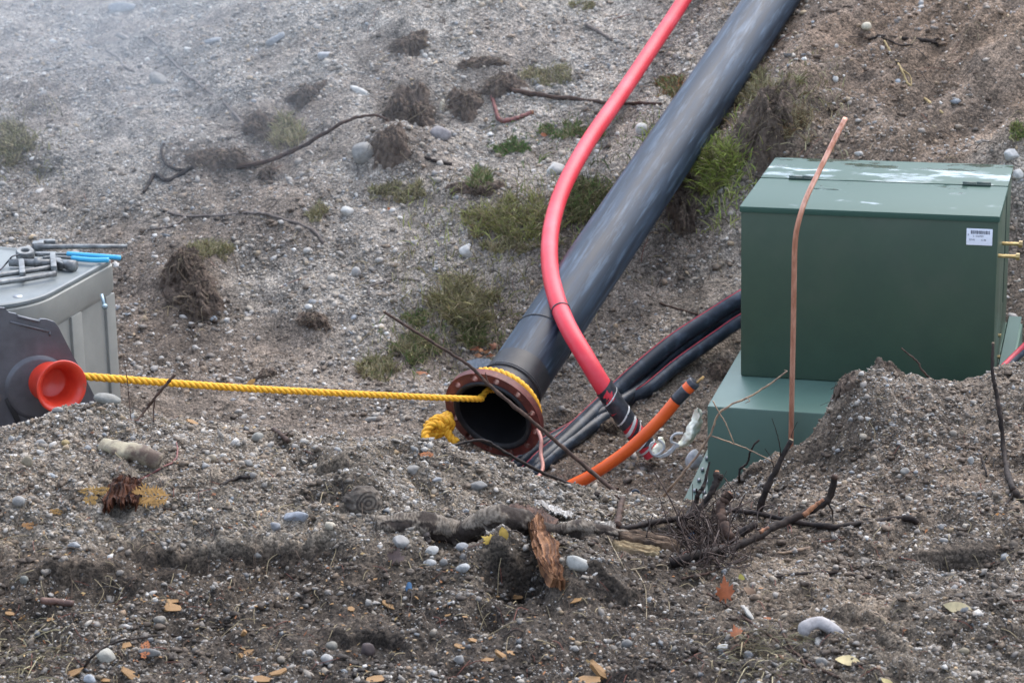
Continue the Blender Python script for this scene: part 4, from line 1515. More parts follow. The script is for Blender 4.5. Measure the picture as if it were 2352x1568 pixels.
for i, (u, v, w_, h_, tl, c, shp, lab) in enumerate(STONES):
    P, mw, mh = place_px(u, v, w_, h_, .38)
    if (u, v) == (1600, 1048):
        P = at(u, v + 12, 9.75)
    V = IV3.copy()
    o3 = np.array([i * 3.1, i * 1.7, i * 2.3])
    amp = {'round': .07, 'half': .05, 'flat': .14, 'lump': .22, 'wedge': .16}[shp]
    V = V * (1 + amp * noise3(V + o3, 1.1, i)[:, None] + amp * .45 * noise3(V + o3, 2.7, i + 1)[:, None] + .02 * noise3(V + o3, 7, i + 2)[:, None])
    if shp != 'half':
        # facets: clip by a few random planes
        g = np.random.default_rng(i)
        for _ in range(9 if shp != 'round' else 6):
            n_ = unit(g.normal(size=3))
            d_ = V @ n_ - (g.uniform(.60, .9) if shp != 'round' else g.uniform(.72, .95))
            V = V - np.maximum(d_, 0)[:, None] * n_ * .85
    if shp == 'wedge':
        V[:, 2] *= 1 + .45 * V[:, 0] * -1
        V[:, 1] *= 1 - .3 * V[:, 0]
    if shp == 'half':
        V[:, 2] = np.where(V[:, 2] > .35, .35 + (V[:, 2] - .35) * .15, V[:, 2])
    ratio = .62 if shp in ('flat',) else .8
    V = V * np.array([mw / 2, max(min(mw, mh * 1.6), mh * .7) / 2 * ratio, mh / 2 * 1.08])
    a = math.radians(-tl)
    x_, z_ = V[:, 0].copy(), V[:, 2].copy()
    V[:, 0], V[:, 2] = x_ * math.cos(a) - z_ * math.sin(a), x_ * math.sin(a) + z_ * math.cos(a)
    hz = V[:, 2].max()
    V = V + P + np.array([0, 0, hz * (.22 if shp != 'round' else .30)])
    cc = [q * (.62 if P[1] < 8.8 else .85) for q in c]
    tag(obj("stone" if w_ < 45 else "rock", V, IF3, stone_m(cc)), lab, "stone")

# the bone shaped stone
P = hit(1885, 1462)
s = pxm(P)
bp_ = [P + np.array([-42 * s, 0, 4 * s]), P + np.array([-34 * s, 0, 20 * s]), P + np.array([-8 * s, .01, 27 * s]), P + np.array([22 * s, 0, 18 * s]), P + np.array([46 * s, 0, 2 * s])]
C = catmull(bp_, 8)
V, F = tube(C, np.interp(np.linspace(0, 1, len(C)), [0, .15, .35, .6, 1], [13 * s, 15 * s, 13 * s, 16 * s, 9 * s]), 20)
V = V + .006 * np.stack([noise3(V, 22, 2), noise3(V, 22, 3), noise3(V, 22, 4)], 1)
tag(obj("stone", V, F, stone_m((.33, .31, .30))), "curved pale bone shaped stone on the lower right sandy ground", "stone")

# ------------------------------------------------------------------ wood: branches, sticks and roots
M_BARK = pm("dark wet bark", (.034, .024, .019), (.013, .010, .009), scale=35, spec=.16, rough=.66, bump=.4, bscale=120, bdist=.003, stretch=(1, 1, 1))
M_BROWN = pm("brown twig bark", (.075, .045, .032), (.035, .022, .017), scale=45, spec=.16, rough=.68, bump=.3, bscale=140, bdist=.002)
M_TWIG = pm("pale tan twig", (.33, .22, .13), (.17, .11, .075), scale=30, rough=.7, bump=.2, bscale=150, bdist=.002)
M_STRAW = pm("dry straw", (.25, .20, .125), (.19, .15, .09), scale=30, rough=.75)
M_REDT = pm("reddish twig", (.18, .055, .045), (.11, .04, .035), scale=40, rough=.6)
M_CUT = pm("fresh orange wood", (.30, .125, .052), (.12, .05, .026), scale=34, rough=.7, bump=.35, bscale=110, bdist=.003, stretch=(1.6, 1, .3))
M_CUTP = pm("pale cut wood", (.36, .27, .155), (.24, .17, .10), scale=30, rough=.7, bump=.3, bscale=110, bdist=.003)
M_ROOT = pm("hair root", (.075, .048, .036), (.04, .027, .022), scale=40, rough=.8)
M_CHAR = pm("grey weathered twig", (.13, .105, .09), (.07, .055, .047), scale=40, rough=.7, bump=.25, bscale=120, bdist=.002)


def world_path(pts, r):
    """(u, v) rests on the ground, (u, v, Y) stands at that depth, (u, v, None) is filled in between"""
    P = []
    for p in pts:
        if len(p) == 2:
            q = hit(*p)
            P.append(q + np.array([0, 0, r * .55]))
        else:
            P.append(lift(p[0], p[1], p[2], r, .75))
    return np.array(P)


def stick_shape(m, pts, r0, r1, seg=9, jit=.25, sd=0):
    """r0, r1 in px"""
    P0 = world_path(pts, 0)
    s = pxm(P0[len(P0) // 2])
    P = world_path(pts, r0 * s)
    C = catmull(P, 7)
    g = np.random.default_rng(sd)
    n = len(C)
    t = np.linspace(0, 1, n)
    rad = (r0 + (r1 - r0) * t) * s * (1 + .10 * g.normal(size=n))
    C = C + g.normal(0, jit * min(r0, 4) * s, C.shape) * np.sin(np.pi * t)[:, None]
    m.tube(C, rad, seg)
    return C, s


def stick(name, label, cat, pts, r0, r1, mat, twigs=(), group=None, sd=0, cut=None, jit=.25):
    m = MB()
    C, s = stick_shape(m, pts, r0, r1, sd=sd, jit=jit)
    for k, (tp_, a_, b_) in enumerate(twigs):
        stick_shape(m, tp_, a_, b_, 7, sd=sd * 7 + k)
    if cut is None:
        o = m.build(name, mat)
        return tag(o, label, cat, group)
    t_ = thing(name, label, cat, C[0], group)
    m.build("wood", mat, t_)
    for (e, cm, rr) in cut:
        q = MB()
        d = unit(C[0] - C[1]) if e == 0 else unit(C[-1] - C[-2])
        c0 = C[0] if e == 0 else C[-1]
        q.tube([c0 - d * rr * s * .6, c0 + d * rr * s * .5], [rr * s * 1.02, rr * s * .8], 9)
        q.build("cut_end", cm, t_)
    return t_


stick("long_branch", "long thin brown branch leaning across the open mouth of the black pipe", "branch",
      [(882, 716, 8.95), (941, 753, 8.9), (1023, 804, 8.85), (1083, 843, 8.8), (1126, 886, 8.75), (1205, 952, 8.65), (1271, 1008, 8.6), (1353, 1078, 8.5), (1430, 1142, 8.3)], 3.2, 5.2, M_BROWN, sd=1, cut=((0, M_TWIG, 3.6),),
      twigs=[([(1126, 886, 8.75), (1118, 868, 8.76), (1115, 855, 8.77)], 1.5, 1), ([(1205, 952, 8.65), (1216, 950, 8.65), (1222, 944, 8.66)], 1.5, .8)])
stick("bent_branch", "dark bent branch arching over the crest under the red flange", "branch",
      [(1020, 1030), (1042, 1022, 7.9), (1106, 1010, 7.95), (1140, 1026, 7.98), (1172, 1045, 8.0), (1238, 1081, 8.02), (1297, 1106, 8.05), (1375, 1140)], 3, 4.2, M_BARK, sd=2)
stick("short_twig", "short dark twig at the base of the orange conduit", "twig", [(1246, 1112), (1290, 1110, 8.05), (1310, 1117, 8.06), (1328, 1130)], 2, 3, M_BARK, sd=3)
stick("light_twig", "tall tan twig leaning up against the view of the pale green sleeve", "twig",
      [(1490, 1178), (1505, 1160, 8.2), (1552, 1106, 8.2), (1599, 1048, 8.2), (1631, 998, 8.2), (1656, 944, 8.2), (1721, 911, 8.2), (1770, 880, 8.2), (1808, 852, 8.2)], 3.6, 1.8, M_TWIG, sd=4,
      twigs=[([(1637, 920, 8.18), (1650, 944, 8.17), (1668, 975, 8.16), (1686, 1018, 8.15)], 1.6, 1.2), ([(1635, 1001, 8.2), (1690, 1020, 8.19), (1728, 1036, 8.18), (1782, 1063, 8.17)], 1.8, 1.2),
             ([(1705, 918, 8.2), (1715, 914, 8.17), (1722, 920, 8.15), (1712, 925, 8.17)], 1, .8), ([(1800, 858, 8.2), (1808, 852, 8.2), (1802, 850, 8.22)], 1.2, .8)])
stick("standing_stick", "straight dark stick standing before the copper rod with a pale cut tip", "stick", [(1742, 1186), (1757, 1130, 7.50), (1785, 1072, 7.52), (1817, 1010, 7.55)], 8.5, 6, M_BARK, sd=5, cut=((1, M_CUTP, 5.5),),
      twigs=[([(1780, 1080, 7.52), (1770, 1050, 7.52), (1757, 1030, 7.52)], 1.3, .8), ([(1792, 1058, 7.53), (1792, 1030, 7.53), (1783, 990, 7.53), (1773, 960, 7.53)], 1.5, .8), ([(1812, 1020, 7.55), (1823, 985, 7.55), (1832, 968, 7.55)], 1, .6)])
stick("tall_stick", "tall thin dark stick standing on the right mound before the cabinet", "stick",
      [(2345, 1150), (2330, 1128, 7.7), (2322, 1108, 7.75), (2308, 1048, 7.85), (2297, 955, 7.95), (2290, 910, 8.0), (2283, 880, 8.02), (2279, 845, 8.05), (2281, 788, 8.1)], 7.5, 3.6, M_BARK, sd=6, cut=((1, M_TWIG, 3.5),),
      twigs=[([(2330, 1128, 7.7), (2318, 1150), (2310, 1165)], 4, 2), ([(2318, 1093, 7.76), (2330, 1086, 7.75)], 2.5, 1.5)])
stick("burnt_branch", "thick burnt black branch with orange scars rising from the ground", "branch",
      [(1540, 1300), (1600, 1282), (1656, 1268), (1685, 1257, 7.02), (1739, 1232, 7.08), (1793, 1203, 7.15), (1851, 1178, 7.18), (1898, 1149, 7.2), (1912, 1122, 7.2), (1917, 1094, 7.2)], 11.5, 7.5, M_BARK, sd=7, cut=((1, M_BROWN, 8.5),), jit=.4,
      twigs=[([(1700, 1225, 7.1), (1722, 1212, 7.1), (1736, 1202, 7.12)], 10, 8), ([(1900, 1150, 7.2), (1912, 1175, 7.2), (1913, 1196)], 2.5, 1.2), ([(1898, 1150, 7.2), (1925, 1158, 7.22), (1960, 1140, 7.3)], 1.5, 1)])
_t = bpy.data.objects["burnt_branch"]
for pts, a_, b2 in (([(1846, 1183, 7.13), (1866, 1166, 7.14), (1892, 1146, 7.15)], 6.5, 4), ([(1618, 1268, 6.98), (1650, 1258, 6.98), (1672, 1250, 6.99)], 7, 4), ([(1745, 1222, 7.04), (1765, 1210, 7.06)], 5, 3)):
    q = MB()
    stick_shape(q, pts, a_, b2, 8)
    q.build("scar", M_CUT, _t)
stick("long_root", "long smooth black root lying along the foot of the right mound", "root", [(1660, 1168), (1678, 1171, 7.6), (1736, 1178, 7.5), (1786, 1189, 7.42), (1829, 1198, 7.4), (1901, 1208, 7.3), (1973, 1203, 7.32), (2045, 1192, 7.34), (2088, 1190, 7.35), (2106, 1204)], 5.5, 7.5, M_BARK, sd=8,
      twigs=[([(1880, 1205, 7.33), (1930, 1172, 7.4), (1975, 1165), (2020, 1180)], 3, 2)])
stick("curved_branch", "dark curved branch with a forked tip rising before the green sleeve", "branch", [(1430, 1216), (1437, 1212, 7.4), (1505, 1199, 7.4), (1577, 1187, 7.42), (1612, 1163, 7.44), (1634, 1130, 7.46), (1645, 1106, 7.48), (1646, 1084, 7.5)], 6, 8.5, M_BARK, sd=9,
      cut=((1, M_CUT, 7),), twigs=[([(1648, 1106, 7.48), (1655, 1095, 7.48), (1658, 1092, 7.48)], 6, 4.5), ([(1646, 1092, 7.5), (1641, 1080, 7.5)], 4, 2)])
stick("splintered_stick", "narrow splintered dark stick standing left of the curved branch tip", "stick", [(1560, 1215), (1570, 1195, 7.5), (1595, 1160, 7.55), (1604, 1135, 7.56), (1617, 1115, 7.58), (1623, 1090, 7.6), (1630, 1060, 7.62)], 9, 2.2, M_BARK, sd=10,
      twigs=[([(1600, 1150, 7.56), (1601, 1135, 7.56), (1600, 1122, 7.56)], 4, 2)])
stick("root_stump", "stubby dark brown root stump with fibrous orange broken top", "stump", [(1683, 1250), (1675, 1230, 7.2), (1660, 1200, 7.25), (1654, 1168, 7.3), (1665, 1145, 7.32), (1676, 1133, 7.33)], 10, 13, M_BROWN, sd=11, cut=((1, M_CUT, 7),), jit=.5)
stick("zigzag_twig", "small black zigzag twig against the dark green sleeve", "twig", [(1697, 1110), (1698, 1095, 8.2), (1700, 1077, 8.2), (1716, 1064, 8.2), (1722, 1042, 8.2), (1733, 1020, 8.2), (1744, 1010, 8.2)], 3, 2.2, M_BARK, sd=12)
stick("thin_twig", "thin bent brown twig at the crest against the cabinet front", "twig", [(2148, 880), (2139, 871, 8.45), (2118, 850, 8.46), (2105, 828, 8.47), (2085, 812, 8.48), (2070, 799, 8.49)], 3, 1.6, M_BROWN, sd=13)
stick("little_twig", "little dark twig on the face of the right mound", "twig", [(2250, 1034), (2256, 1058), (2264, 1080), (2266, 1096)], 2.2, 2.6, M_BARK, sd=14)
stick("curved_stick", "black curved stick lying on the sandy patch at the lower right", "stick", [(1768, 1331), (1815, 1322), (1865, 1317), (1919, 1318), (1965, 1325), (2003, 1327)], 3.6, 4.4, M_BARK, sd=15, twigs=[([(1740, 1318), (1755, 1325), (1772, 1333)], 2, 2)])
stick("forked_twig", "long dark forked twig crossing the dry straw at the bottom right", "twig", [(1624, 1363), (1665, 1390), (1707, 1421), (1764, 1460), (1815, 1497), (1865, 1529), (1925, 1560)], 2.8, 3.8, M_BROWN, sd=16, twigs=[([(1790, 1430), (1800, 1460), (1818, 1493), (1840, 1515), (1853, 1540)], 3, 3)])
stick("tan_stick", "short peeled tan stick lying under the burnt branch", "stick", [(1757, 1271), (1804, 1273), (1830, 1270), (1860, 1260)], 3, 4.2, M_TWIG, sd=17)
stick("thin_stick", "thin brown stick pointing to the orange maple leaf", "stick", [(1566, 1334), (1605, 1322), (1644, 1314)], 3, 2.6, M_BROWN, sd=18)
stick("thin_root", "thin dark root arched over the cream angular stone", "root", [(194, 1532), (212, 1508, 6.08), (238, 1487, 6.12), (270, 1473, 6.15), (306, 1466, 6.18), (374, 1461), (430, 1466), (490, 1465)], 3, 2.4, M_BARK, sd=19)
stick("leaning_twig", "dark brown twig leaning over the mound crest beside the long cobble", "twig", [(311, 972), (335, 940, 7.75), (356, 913, 7.76), (380, 885, 7.78), (402, 860, 7.8)], 2.4, 4, M_BROWN, sd=20, twigs=[([(353, 972), (353, 945, 7.72), (356, 915, 7.74)], 2, 2), ([(338, 930, 7.75), (352, 918, 7.75)], 1.5, 1)])
stick("wispy_twig", "wispy upright brown stem on the crest before the grey bin", "twig", [(301, 966), (297, 920, 7.75), (293, 880, 7.77), (288, 845, 7.78), (283, 814, 7.8)], 1.3, .8, M_BROWN, sd=21)
stick("red_twig", "thin reddish twig on the mound below the mottled log chunk", "twig", [(405, 1020), (408, 1040), (400, 1060), (370, 1078), (340, 1094), (313, 1108)], 2, 2.6, M_REDT, sd=22)
stick("dark_stick", "short thick dark stick on the left mound right of the golden frond", "stick", [(508, 1116), (544, 1103), (577, 1100)], 3.5, 4.5, M_BARK, sd=23)
stick("brown_stick", "brown stick stub just under the crest near the beige cobble", "stick", [(628, 988), (645, 1002), (664, 1018)], 5, 6, M_BROWN, sd=24, twigs=[([(648, 1002), (662, 997), (672, 992)], 3, 2)])
stick("edge_twig", "thin dark twig at the left edge of the mound", "twig", [(0, 1176), (34, 1147), (65, 1121)], 2.6, 1.8, M_BROWN, sd=25)
stick("arched_stalk", "dark curved stalk at the foot of the rusty bark piece", "twig", [(245, 1168), (285, 1152), (330, 1155), (375, 1168), (400, 1175)], 2.5, 2.5, M_BROWN, sd=26)
stick("stub_branch", "dark stub of branch standing where the long branch meets the crest", "stick", [(1418, 1212), (1420, 1195, 7.5), (1424, 1170, 7.6), (1430, 1145, 7.65)], 9, 7, M_BROWN, sd=27, twigs=[([(1430, 1150, 7.65), (1418, 1140, 7.65), (1412, 1136, 7.66)], 3, 2), ([(1375, 1200), (1400, 1186), (1440, 1168), (1470, 1158)], 2.5, 1.5)])
stick("black_stalk", "thin black stalk standing out of the soil below the cream split wood", "twig", [(1476, 1312), (1478, 1290, 7.0), (1482, 1262, 7.02), (1486, 1225, 7.05), (1500, 1180, 7.1)], 2, 1.4, M_BARK, sd=28)
stick("dark_splinter", "dark pointed splinter in front of the birch log", "stick", [(1122, 1238), (1105, 1215, 7.02), (1085, 1190, 7.06), (1076, 1180, 7.1)], 4.5, 2, M_BARK, sd=29)
for i, pts in enumerate([[(1099, 1475), (1130, 1455), (1174, 1431), (1205, 1427), (1237, 1425)], [(1395, 1230), (1410, 1262), (1425, 1290), (1433, 1307)], [(1460, 1312), (1478, 1340), (1484, 1366), (1485, 1424)],
                         [(1440, 1312), (1480, 1307), (1530, 1303), (1532, 1340), (1538, 1404)]]):
    stick("straw", ["bent straw stem near the bottom middle", "short straw stem above the pale wedge stone's right", "drooping straw stem left of the bent upright straw", "right angled straw stem below the split cream wood"][i], "straw", pts, 1.4, 1.0, M_STRAW, sd=30 + i)

# branches on the far bank
stick("long_branch", "long dark branch running down out of the smoke to the grassy clod", "branch", [(330, 88), (350, 95), (408, 156), (476, 211), (520, 245), (561, 292), (580, 315)], 3, 4.2, M_CHAR, sd=40)
stick("curved_branch", "dark branch curving up from the root mass over the biggest clod", "branch", [(545, 388), (612, 371, 12.85), (660, 352, 12.85), (707, 330, 12.8), (780, 285, 12.75), (820, 270, 12.75), (862, 265, 12.7), (890, 276, 12.65)], 6, 2.6, M_BROWN, sd=41)
stick("crooked_root", "crooked dark root creeping left from the root mass", "root", [(330, 445), (345, 420), (357, 405), (384, 418), (412, 405), (445, 388)], 4, 6, M_BARK, sd=42, twigs=[([(425, 395), (395, 388), (374, 368), (372, 345), (380, 325)], 4, 3)])
stick("wavy_twig", "short wavy dark twig in the mist at the upper left", "twig", [(245, 119), (272, 136), (286, 156), (309, 167)], 2.6, 3, M_CHAR, sd=43)
stick("flat_branch", "thin dark branch lying across the brown bank above the left slope clod", "branch", [(387, 490), (426, 499), (510, 497), (588, 492), (642, 504), (714, 528), (745, 562)], 3, 4, M_CHAR, sd=44, twigs=[([(426, 499), (400, 520), (340, 530)], 3, 2)])
stick("arched_twig", "small arched twig on the gravel left of the pale dry grass", "twig", [(847, 683), (851, 661), (880, 650), (912, 643), (966, 647), (1013, 672)], 2.8, 2, M_CHAR, sd=45)
stick("straight_root", "long straight dark root running behind the red conduit to the pipe", "root", [(1170, 208), (1191, 214), (1297, 231), (1399, 241), (1470, 242), (1518, 243)], 7, 3, M_BROWN, sd=46)
stick("angled_root", "angled orange brown root with a broken bright end on the bank", "root", [(1130, 225), (1138, 252), (1147, 280), (1170, 280), (1195, 272), (1222, 262)], 4.5, 5.5, M_REDT, sd=47, cut=((1, M_CUT, 6),))
stick("charred_stick", "short charred stick lying on the pale gravel above the grass", "stick", [(975, 362), (1000, 372), (1038, 381)], 3, 5.5, M_BARK, sd=48)
stick("forked_branch", "black forked branch lying on the brown slope at the upper right", "branch", [(1995, 94), (2010, 90), (2024, 85), (2081, 92), (2120, 97), (2148, 101)], 3, 5, M_BARK, sd=49, twigs=[([(2140, 100), (2148, 94), (2156, 93)], 4, 2), ([(2140, 101), (2150, 106), (2154, 110)], 4, 2), ([(2024, 88), (2045, 98), (2070, 106), (2096, 105)], 2.5, 2)])
stick("straw_root", "long straw coloured root hanging down the brown slope", "root", [(2031, 97), (2048, 125), (2067, 155), (2080, 185), (2088, 198), (2124, 230), (2165, 262)], 2, 3, pm("straw root", (.40, .30, .14), (.3, .22, .1), rough=.8), sd=50, twigs=[([(2072, 160), (2090, 178), (2094, 200)], 1.5, 1)])
stick("trench_twig", "thin dark twig on the soil above the black cables", "twig", [(1485, 678), (1520, 700), (1560, 712), (1603, 726)], 2, 3, M_BROWN, sd=51)
stick("pale_stick", "weathered grey stick lying on the bank left of the red conduit top", "stick", [(1345, 60), (1380, 80), (1405, 95)], 5, 4, M_CHAR, sd=52)

# fine root tangle beside the burnt branch
g = np.random.default_rng(5)
q = MB()
c0 = hit(1620, 1245)
for k in range(300):
    a = hit(1620 + g.normal(0, 38), 1250 + g.normal(0, 28))
    b2 = a + np.array([g.normal(0, .07), g.normal(0, .05), abs(g.normal(0, .07))])
    mdd = (a + b2) / 2 + g.normal(0, .025, 3)
    q.tube(catmull([a, mdd, b2], 4), (.0010 + .0020 * g.random()), 4, cap=False)
tag(q.build("root_tangle", M_ROOT), "tangle of fine brown roots at the foot of the burnt branch", "roots")

# ------------------------------------------------------------------ birch log, stumps and split wood
M_BIRCH = pm("peeling birch bark", (.21, .185, .155), (.055, .043, .035), scale=30, lo=.42, hi=.60, rough=.8, stretch=(1.5, 1, .5), bump=.9, bscale=60, bdist=.006, dirt=(.09, .07, .055), dirt_scale=7, dirt_lo=.48, dirt_hi=.62)
M_WHB = pm("white birch bark", (.62, .61, .58), (.45, .43, .40), scale=25, rough=.6, bump=.2)
M_BRB = pm("brown inner bark", (.125, .065, .045), (.07, .036, .026), scale=22, rough=.6, bump=.4, bscale=70, bdist=.004)
lg = thing("birch_log", "rotten birch log with peeling white and brown bark half buried across the mound", "log", hit(1150, 1215))
lp = np.array([hit(u, v + 20) + np.array([0, 0, .008]) for (u, v) in ((868, 1184), (960, 1198), (1060, 1203), (1160, 1206), (1260, 1206), (1350, 1210), (1435, 1222))])
lp[:, 1] = np.linspace(lp[0, 1], lp[-1, 1], len(lp)) * .6 + lp[:, 1] * .4
C = catmull(lp, 45)
sg = 56
_t = np.linspace(0, 1, len(C))
V, F = tube(C, np.interp(_t, [0, .2, .35, .5, .62, .8, 1], [.028, .040, .036, .044, .036, .034, .018]), sg)
V = V + .016 * np.stack([noise3(V, 6, 3), noise3(V, 6, 4), noise3(V, 6, 5)], 1) + .006 * np.stack([noise3(V, 30, 6), noise3(V, 30, 7), noise3(V, 30, 8)], 1)
_s = np.repeat(np.arange(len(C)), sg) * .01
_th = np.tile(np.arange(sg), len(C)) / sg * 6.283
bk = perlin(_s * 4, np.sin(_th) * 1.1 + 3, 31) + .6 * perlin(_s * 11, np.sin(_th) * 2.4, 32) + .35 * perlin(_s * 60, np.sin(_th) * 3, 33)
pale = np.clip((bk + .02) * 5, 0, 1)[:, None]
lent = np.clip(perlin(_s * 130, np.sin(_th) * 5, 34) * 2.2, 0, 1)[:, None]
cl = np.array([(.045, .035, .029)]) * (1 - pale) + (np.array([(.195, .165, .132)]) * (1 - lent * .65)) * pale
nr3 = np.array([np.repeat(C, sg, 0)])[0]
nn_ = V - nr3
V = V + nn_ / np.maximum(np.linalg.norm(nn_, axis=1), 1e-6)[:, None] * (.0045 * pale)
obj("trunk", V, F, pm("rotten birch bark", (1, 1, 1), (.6, .57, .54), scale=70, rough=.85, attr=True, spec=.2, bump=.7, bscale=130, bdist=.004), lg, col=cl)


M_GRAIN = pm("grained wood", (1, 1, 1), (.62, .58, .55), scale=60, rough=.8, attr=True, spec=.2, bump=.5, bscale=160, bdist=.003)


def flap(pts, th, mat, name, parent, amp=.006, sub=9, grain=0.0, tone=None, dark=None):
    """a curling thick bark or wood piece from a grid of points; grain runs down the rows"""
    G = np.array(pts, float)
    R_ = np.array([catmull(G[i], sub * 2) for i in range(G.shape[0])])
    R_ = np.array([catmull(R_[:, j], sub) for j in range(R_.shape[1])]).transpose(1, 0, 2)
    a, b_ = R_.shape[:2]
    g = np.random.default_rng(abs(int(G[0, 0, 0] * 1000)) + 3)
    col = None
    nx = np.cross(np.gradient(R_, axis=1), np.gradient(R_, axis=0))
    nx /= np.maximum(np.linalg.norm(nx, axis=2), 1e-9)[..., None]
    jj = np.arange(b_)
    ii = np.arange(a)
    if grain:
        gl = perlin(jj[None, :] * .55 + .1 * perlin(ii[:, None] * .2, jj[None, :] * .1, 3), ii[:, None] * .045, 11) + .6 * perlin(jj[None, :] * 1.3, ii[:, None] * .09, 12)
        R_ = R_ + nx * (grain * gl)[..., None]
        # splintered ends
        rg = np.gradient(R_, axis=0)
        e = g.normal(0, 1.6, b_)[None, :] * np.maximum(0, 1 - np.minimum(ii, a - 1 - ii)[:, None] / (a * .18))
        R_ = R_ + rg * e[..., None]
        # ragged sides
        cg = np.gradient(R_, axis=1)
        e2 = (1.4 * perlin(ii * .31, ii * 0, 14))[:, None] * np.maximum(0, 1 - np.minimum(jj, b_ - 1 - jj)[None, :] / (b_ * .25))
        R_ = R_ + cg * e2[..., None]
        k = np.clip(.5 + .9 * gl + .4 * perlin(jj[None, :] * .12, ii[:, None] * .12, 16), 0, 1)
        col = np.asarray(dark)[None, None] * (1 - k[..., None]) + np.asarray(tone)[None, None] * k[..., None]
        col = np.concatenate([col.reshape(-1, 3), col.reshape(-1, 3) * .8])
        mat = M_GRAIN
    T_ = R_.reshape(-1, 3)
    T_ = T_ + amp * np.stack([noise3(T_, 25, 1), noise3(T_, 25, 2), noise3(T_, 25, 3)], 1) + amp * .35 * np.stack([noise3(T_, 80, 4), noise3(T_, 80, 5), noise3(T_, 80, 6)], 1)
    R_ = T_.reshape(a, b_, 3)
    thk = th * (1 + .25 * perlin(jj[None, :] * .3, ii[:, None] * .2, 18))
    Bk = R_ - nx * thk[..., None]
    V = np.concatenate([R_.reshape(-1, 3), Bk.reshape(-1, 3)])
    n = a * b_
    F = []
    for i in range(a - 1):
        for j in range(b_ - 1):
            p = i * b_ + j
            F.append((p, p + 1, p + b_ + 1, p + b_))
            F.append((n + p, n + p + b_, n + p + b_ + 1, n + p + 1))
    for i in range(a - 1):
        F.append((i * b_, (i + 1) * b_, n + (i + 1) * b_, n + i * b_))
        p = i * b_ + b_ - 1
        F.append((p, n + p, n + p + b_, p + b_))
    for j in range(b_ - 1):
        F.append((j, n + j, n + j + 1, j + 1))
        p = (a - 1) * b_ + j
        F.append((p, p + 1, n + p + 1, n + p))
    return obj(name, V, F, mat, parent, col=col, sharp=50)


flap([[lift((1440 + .14029 * (a_ - 60)) * .9408, (920 + .14029 * b_) * .9408, 9.92 - (.035 if j_ == 1 else 0) + .02 * math.sin(i_ * 2.1 + j_), .02) for j_, (a_, b_) in enumerate(row)] for i_, row in enumerate(RAG_ROWS)],
     .006, M_RAG, "cloth", rag, .011, 9)


def gpt(u, v, up=0.0, ref=None):
    P = hit(u, v)
    return P + np.array([0, 0, up])


def lpt(u, v, Y):
    return at(u, v, Y)


flap([[lpt(1150, 1168, 7.28), lpt(1190, 1163, 7.30), lpt(1240, 1172, 7.30), lpt(1278, 1192, 7.28)],
      [lpt(1155, 1188, 7.19), lpt(1195, 1182, 7.20), lpt(1240, 1190, 7.20), lpt(1280, 1200, 7.20)],
      [lpt(1165, 1204, 7.14), lpt(1200, 1203, 7.14), lpt(1240, 1206, 7.14), lpt(1275, 1208, 7.14)]], .006, M_BRB, "bark_flap", lg, .008, 12, .003, (.15, .085, .06), (.045, .026, .02))
flap([[lpt(1225, 1150, 7.40), lpt(1270, 1162, 7.38), lpt(1315, 1182, 7.34)], [lpt(1232, 1160, 7.33), lpt(1275, 1176, 7.31), lpt(1312, 1190, 7.28)]], .004, M_WHB, "bark_flap", lg, .010, 12, .003, (.60, .59, .56), (.22, .2, .18))
flap([[lpt(1385, 1204, 7.2), lpt(1400, 1203, 7.2), lpt(1414, 1208, 7.2)], [lpt(1384, 1228, 7.1), lpt(1400, 1230, 7.1), lpt(1415, 1228, 7.1)]], .006, M_WHB, "bark_flap", lg, .008, 12, .004, (.50, .48, .44), (.16, .14, .12))


def chunk(name, label, cat, quad, th, mat, amp=.012, sub=7, top=None):
    """a thick rough slab from 2 rows of points"""
    t_ = thing(name, label, cat, np.mean(np.array(quad).reshape(-1, 3), 0))
    flap(quad, th, mat, "wood", t_, amp, sub, *(top or (0.0, None, None)))
    return t_


chunk("split_wood", "crumbling orange split wood slab standing over the dark hollow", "wood", [[lpt(1212, 1205, 7.02), lpt(1226, 1202, 7.02), lpt(1238, 1207, 7.02)], [lpt(1221, 1238, 6.90), lpt(1234, 1236, 6.90), lpt(1246, 1240, 6.90)],
      [lpt(1240, 1275, 6.78), lpt(1254, 1266, 6.78), lpt(1268, 1275, 6.78)], [lpt(1245, 1322, 6.64), lpt(1264, 1322, 6.63), lpt(1282, 1322, 6.64)], [lpt(1260, 1340, 6.58), lpt(1277, 1345, 6.58), lpt(1294, 1354, 6.56)]], .035, M_CUT, .010, 12, (.006, (.37, .185, .09), (.10, .05, .03)))
chunk("split_wood", "brown weathered split wood at the right end of the birch log", "wood",
      [[lpt(1425, 1212, 7.12), lpt(1432, 1224, 7.07), lpt(1438, 1236, 7.02)], [lpt(1465, 1217, 7.11), lpt(1468, 1229, 7.06), lpt(1472, 1240, 7.01)], [lpt(1510, 1226, 7.09), lpt(1512, 1236, 7.04), lpt(1514, 1246, 7.0)], [lpt(1552, 1238, 7.08), lpt(1553, 1246, 7.03), lpt(1554, 1252, 6.98)]],
      .03, M_CUT, .006, 12, (.005, (.20, .14, .095), (.055, .04, .03)))
chunk("split_wood", "cream coloured split wood tucked under the brown piece by the log", "wood",
      [[lpt(1410, 1240, 7.0), lpt(1415, 1247, 6.97), lpt(1420, 1253, 6.94)], [lpt(1440, 1244, 6.99), lpt(1443, 1252, 6.96), lpt(1446, 1259, 6.93)], [lpt(1480, 1250, 6.97), lpt(1482, 1259, 6.94), lpt(1484, 1268, 6.91)], [lpt(1514, 1256, 6.96), lpt(1513, 1264, 6.93), lpt(1512, 1272, 6.90)]],
      .025, M_CUT, .005, 12, (.004, (.46, .36, .21), (.20, .145, .09)))
